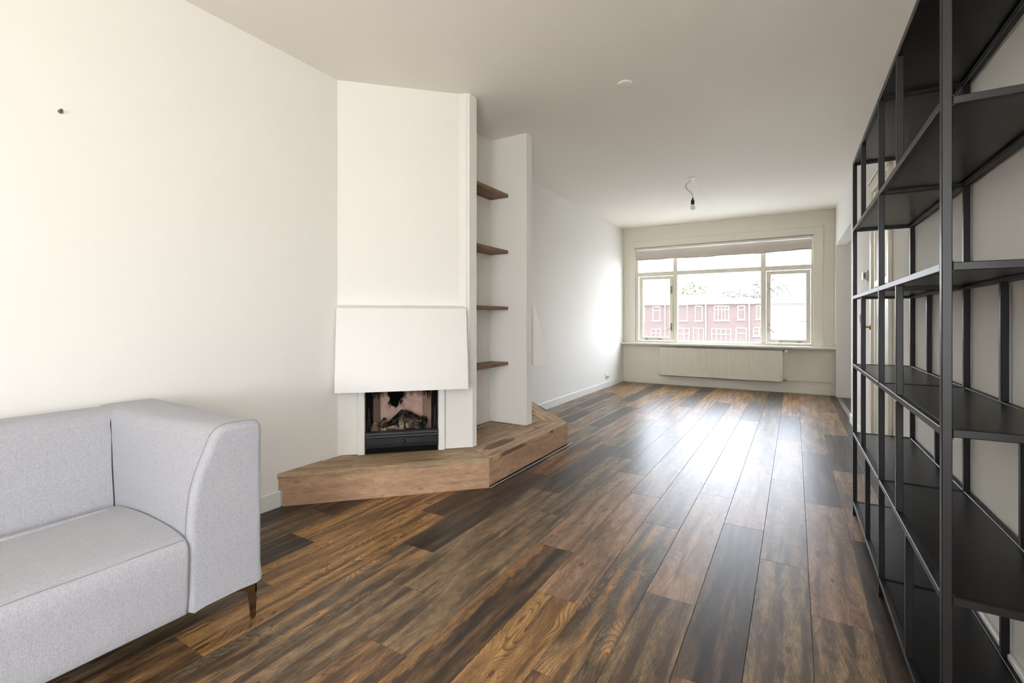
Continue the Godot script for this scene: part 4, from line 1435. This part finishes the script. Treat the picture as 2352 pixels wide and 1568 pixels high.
# ------------------------------------------------------------------ small things
func small_things() -> void:
	# bare bulb
	var o := thing("pendant_bulb", Vector3(-0.945, ROOM_H, -5.33))
	var b := MB.new()
	b.lathe(poly([0.0, -0.016, 0.03, -0.015, 0.042, -0.006, 0.044, 0.0]), Vector3.ZERO, 24)
	put("ceiling_rose", b.mesh(), M.white_plastic, o)
	for k in 2:
		b = MB.new()
		var s := 0.007 * (k * 2 - 1)
		var c := Curve3D.new()
		for p in [Vector3(-0.01, -0.012, 0), Vector3(-0.03, -0.045, 0), Vector3(-0.055 + s * 0.5, -0.066, s), Vector3(-0.06 + s, -0.095, s), Vector3(-0.04 + s, -0.124, 0), Vector3(-0.012 + s * 1.5, -0.150, 0), Vector3(0.004, -0.178, 0), Vector3(0.014, -0.198, 0), Vector3(0.010, -0.225, 0)]:
			c.add_point(p)
		var pts := PackedVector3Array()
		for i in c.point_count:
			var q := c.get_point_position(i)
			pts.append(q)
		b.tube(pts, 0.0022, 6)
		put("wire", b.mesh(), M.wire, o)
	b = MB.new()
	b.lathe(poly([0.0, -0.215, 0.006, -0.216, 0.009, -0.236, 0.018, -0.246, 0.0185, -0.288, 0.0, -0.289]), Vector3(0.010, 0, 0), 20)
	put("lamp_holder", b.mesh(), M.black_plastic, o)
	b = MB.new()
	b.lathe(poly([0.012, -0.288, 0.0145, -0.294, 0.021, -0.304, 0.0255, -0.316, 0.025, -0.328, 0.019, -0.339, 0.009, -0.345, 0.0, -0.3465]), Vector3(0.010, 0, 0), 24)
	put("bulb", b.mesh(), M.bulb_glass, o)
	tag(o, "bare unlit light bulb hanging on loose wires from the ceiling", "light bulb")
	b = MB.new()
	b.tube(PackedVector3Array([Vector3(-0.935, ROOM_H - 0.004, -5.38), Vector3(-0.985, ROOM_H - 0.003, -6.2)]), 0.0065, 8)
	tag(put("trim_4", b.mesh(), M.white_plastic), "white cable strip on the ceiling behind the hanging bulb", "cable strip", "", "structure")
	b = MB.new()
	b.lathe(poly([0.0, -0.010, 0.035, -0.0095, 0.046, -0.006, 0.049, 0.0]), Vector3(-0.935, ROOM_H, -2.982), 32)
	tag(put("ceiling_cover", b.mesh(), M.ceiling_white), "flat round white cover plate on the ceiling", "cover plate")
	# socket on the left wall
	o = thing("wall_socket", Vector3(XL, 0.171, -6.99))
	b = MB.new()
	b.box(Vector3(0, -0.04, -0.04), Vector3(0.012, 0.04, 0.04), 0.004)
	put("cover_plate", b.mesh(), M.white_plastic, o)
	b = MB.new()
	b.tube(PackedVector3Array([Vector3(0.0125, 0, 0), Vector3(0.036, 0, 0)]), 0.02, 20)
	put("plug_body", b.mesh(), M.white_plastic, o)
	b = MB.new()
	b.tube(PackedVector3Array([Vector3(0.0365, 0, 0), Vector3(0.0375, 0, 0)]), 0.012, 16)
	put("plug_hole", b.mesh(), M.grey_plastic, o)
	tag(o, "white wall socket above the baseboard on the left wall", "socket")
	# screw left in the wall over the sofa
	o = thing("wall_screw", Vector3(XL, 1.866, -0.69))
	b = MB.new()
	b.tube(PackedVector3Array([Vector3(-0.002, 0, 0), Vector3(0.003, 0, 0)]), 0.008, 14)
	put("wall_plug", b.mesh(), M.grey_plastic, o)
	b = MB.new()
	b.tube(PackedVector3Array([Vector3(0.0, 0, 0), Vector3(0.018, 0.001, 0.002)]), 0.0028, 8)
	b.tube(PackedVector3Array([Vector3(0.018, 0.001, 0.002), Vector3(0.021, 0.001, 0.002)]), 0.0055, 10)
	put("screw", b.mesh(), M.steel, o)
	tag(o, "small grey screw in a wall plug high on the left wall", "screw")


# ------------------------------------------------------------------ across the street
func out(x: float, y: float, z := -32.0) -> Vector3:
	return Vector3(x * FS, 1.05 + (y - 1.05) * FS, z * FS)

func slab(b: MB, x0: float, x1: float, y0: float, y1: float, z0: float, z1: float) -> void:
	b.box(out(x0, y0, z0), out(x1, y1, z1), 0.01)

func house_window(b: Node3D, x0: float, x1: float, y0: float, y1: float, cols: int, top: float, blind: bool) -> void:
	var m := MB.new()
	var f := 0.045
	for i in cols + 1:
		var x := lerpf(x0, x1 - f, float(i) / cols)
		slab(m, x, x + f, y0, y1, -32.03, -31.96)
	for y in [y0, y1 - f] + ([lerpf(y0, y1, top)] if top > 0.0 else []):
		slab(m, x0, x1, y, y + f, -32.03, -31.96)
	slab(m, x0 - 0.05, x1 + 0.05, y0 - 0.05, y0, -32.03, -31.92)
	var w := put("window", m.mesh(), M.house_paint, b)
	m = MB.new()
	slab(m, x0 + 0.01, x1 - 0.01, y0 + 0.01, y1 - 0.01, -32.02, -32.01)
	put("pane", m.mesh(), M.house_blind if blind else M.house_glass, w)

func street() -> void:
	var br := mat("brick_wall", Color(0.47, 0.405, 0.385), 0.9, 0.0, 0.2)
	br.uv1_triplanar = true
	br.uv1_world_triplanar = true
	br.uv1_scale = Vector3(0.35, 0.35, 0.35)
	var f := FastNoiseLite.new()
	f.seed = 31
	f.frequency = 0.12
	f.fractal_octaves = 5
	var im := f.get_seamless_image(256, 256)
	im.convert(Image.FORMAT_RGB8)
	for y in 256:
		for x in 256:
			var g := im.get_pixel(x, y).r
			var k := 0.72 + 0.5 * (g - 0.5) + (0.18 if (y % 8 == 0 or (x + (y / 8 % 2) * 8) % 16 == 0) else 0.0)
			im.set_pixel(x, y, Color(k, k, k))
	br.albedo_texture = ImageTexture.create_from_image(im)
	mat("cornice_white", Color(0.76, 0.755, 0.75), 0.7)
	mat("house_paint", Color(0.75, 0.745, 0.74), 0.6)
	mat("house_glass", Color(0.16, 0.17, 0.18), 0.08)
	mat("house_blind", Color(0.66, 0.66, 0.65), 0.7)
	mat("roof_tile", Color(0.44, 0.29, 0.23), 0.85)
	mat("asphalt", Color(0.6, 0.6, 0.59), 0.9)
	mat("leaf_green", Color(0.58, 0.61, 0.47), 0.8)
	mat("leaf_grey", Color(0.54, 0.56, 0.51), 0.8)
	mat("bark_brown", Color(0.3, 0.24, 0.2), 0.9)
	var o := thing("row_house")
	var b := MB.new()
	slab(b, -14.0, 6.0, -2.4, 2.0, -34.5, -32.0)
	put("wall", b.mesh(), br, o)
	b = MB.new()
	slab(b, -14.0, 6.0, 1.98, 2.28, -34.6, -31.82)
	put("cornice", b.mesh(), M.cornice_white, o)
	for q in [[-9.35, -8.67, 0.90, 1.89, 1, 0.0, true], [-8.15, -7.64, 0.92, 1.91, 1, 0.68, false], [-6.53, -5.93, 0.93, 2.0, 1, 0.0, true], [-5.48, -5.01, 0.93, 1.90, 1, 0.0, true], [-4.34, -3.47, 0.96, 1.89, 4, 0.72, false], [-3.01, -2.59, 1.01, 1.89, 1, 0.66, false], [-1.99, -1.52, 1.04, 1.88, 2, 0.0, false], [-0.78, -0.38, 0.94, 1.81, 1, 0.0, false], [0.23, 0.6, 1.0, 1.75, 1, 0.6, false],
			[-8.27, -7.61, -0.65, 0.40, 2, 0.7, true], [-6.53, -5.80, -0.85, 0.47, 2, 0.7, true], [-5.59, -4.93, -0.85, 0.48, 2, 0.0, false], [-4.50, -3.35, -0.55, 0.46, 4, 0.62, false], [-3.10, -2.50, -0.75, 0.53, 1, 0.7, false], [-2.15, -1.50, 0.03, 0.57, 2, 0.5, false], [-0.9, -0.2, -0.6, 0.5, 2, 0.6, false]]:
		house_window(o, q[0], q[1], q[2], q[3], q[4], q[5], q[6])
	for x in [-7.33, -4.82, -2.355]:
		b = MB.new()
		b.tube(PackedVector3Array([out(x, -2.4, -31.94), out(x, 2.0, -31.94)]), 0.055, 8)
		put("drainpipe", b.mesh(), M.cornice_white, o)
	tag(o, "long brick row house with white windows across the street", "house")
	o = thing("roof_extension")
	b = MB.new()
	slab(b, -9.6, -7.45, 2.25, 2.75, -34.0, -33.0)
	put("wall", b.mesh(), M.cornice_white, o)
	b = MB.new()
	slab(b, -9.65, -7.4, 2.72, 2.79, -34.05, -32.95)
	put("roof_edge", b.mesh(), M.house_blind, o)
	tag(o, "pale flat rooftop extension above the left end of the row house", "house")
	o = thing("rear_house")
	b = MB.new()
	slab(b, -8.0, -3.0, -2.4, 2.5, -42.0, -40.0)
	put("wall", b.mesh(), br, o)
	b = MB.new()
	var zr := -41.0 * FS
	b.plate(PackedVector2Array([Vector2(0, 0), Vector2(2.1 * FS, 0.57 * FS), Vector2(4.2 * FS, 0)]), out(-8.1, 2.5, -43.1), Vector3(0, 0, 1), Vector3.UP, Vector3(1, 0, 0), 5.2 * FS)
	put("roof", b.mesh(), M.roof_tile, o)
	tag(o, "orange tiled roof showing behind the row house", "house")
	# trees and rooftop greenery
	tree(Vector3(-8.73, 3.3, -50.0), 1.75, 1.9, "leaf_green", "pale green tree rising behind the row house at left", "tree", 5)
	tree(Vector3(-1.7, 3.3, -44.0), 1.9, 1.7, "leaf_grey", "grey green tree rising behind the row house at right", "tree", 6)
	tree(Vector3(2.4, 3.2, -50.0), 1.7, 1.5, "leaf_green", "tree behind the right sash", "tree", 7)
	var h := thing("rooftop_hedge", out(-3.0, 2.72, -34.0))
	put("foliage", clump(Vector3(2.7, 0.5, 0.8), 1800, 9, 0.13), M.leaf_grey, h).set_meta("kind", "stuff")
	tag(h, "low grey hedge on the flat roof across the street", "hedge")
	b = MB.new()
	b.tube(PackedVector3Array([out(-3.05, 2.28, -33.1), out(-3.05, 2.75, -33.1), out(-2.85, 3.2, -33.1), out(-2.4, 3.3, -33.1), out(-1.6, 3.3, -33.1), out(-1.6, 2.28, -33.1)]), 0.04, 6)
	tag(put("rooftop_arch", b.mesh(), M.bark_brown), "thin dark arched frame on the flat roof across the street", "pergola")
	b = MB.new()
	b.box(Vector3(-60, -4.8, -120), Vector3(60, -4.4, -8.3))
	tag(put("street", b.mesh(), M.asphalt), "grey street below the window", "street", "", "structure")

func clump(size: Vector3, count: int, sd: int, leaf: float) -> ArrayMesh:
	R.seed = sd
	var b := MB.new()
	var nz := FastNoiseLite.new()
	nz.seed = sd
	nz.frequency = 0.7
	for i in count:
		var d := Vector3(R.randfn(), R.randfn(), R.randfn()).normalized()
		var r := pow(R.randf(), 0.35) * (0.78 + 0.5 * nz.get_noise_3dv(d * 2.0))
		var p := Vector3(d.x * size.x, d.y * size.y, d.z * size.z) * r
		var n := (d + Vector3(R.randf_range(-1, 1), R.randf_range(-0.3, 1), R.randf_range(-1, 1))).normalized()
		var x := n.cross(Vector3(0.2, 1, 0.1)).normalized() * leaf * R.randf_range(0.6, 1.2)
		var y := n.cross(x).normalized() * leaf * R.randf_range(0.6, 1.2)
		b.tri(p - x, p + y, p + x, n)
		b.tri(p - x, p - y, p + x, n)
	return b.mesh()

func tree(at: Vector3, rx: float, ry: float, leaf: String, label: String, category: String, sd: int) -> void:
	var base := out(at.x, -2.4, at.z)
	var top := out(at.x, at.y, at.z)
	var t := thing("tree", base)
	put("crown", clump(Vector3(rx * FS, ry * FS, rx * FS), 4000, sd, 0.2), M[leaf], t, Transform3D(Basis(), top - base)).set_meta("kind", "stuff")
	var b := MB.new()
	b.tube(PackedVector3Array([Vector3.ZERO, (top - base) * 0.5 + Vector3(0.1, 0, 0), top - base]), 0.28, 10, true, 0.1)
	for i in 6:
		var a := i * 1.1
		b.tube(PackedVector3Array([(top - base) * 0.75, (top - base) * 0.9 + Vector3(cos(a), 0.3, sin(a)) * 0.7, (top - base) + Vector3(cos(a) * rx, 0.4 + 0.5 * sin(a * 3.0), sin(a) * rx)]), 0.09, 6, true, 0.02)
	put("trunk", b.mesh(), M.bark_brown, t)
	tag(t, label, category)
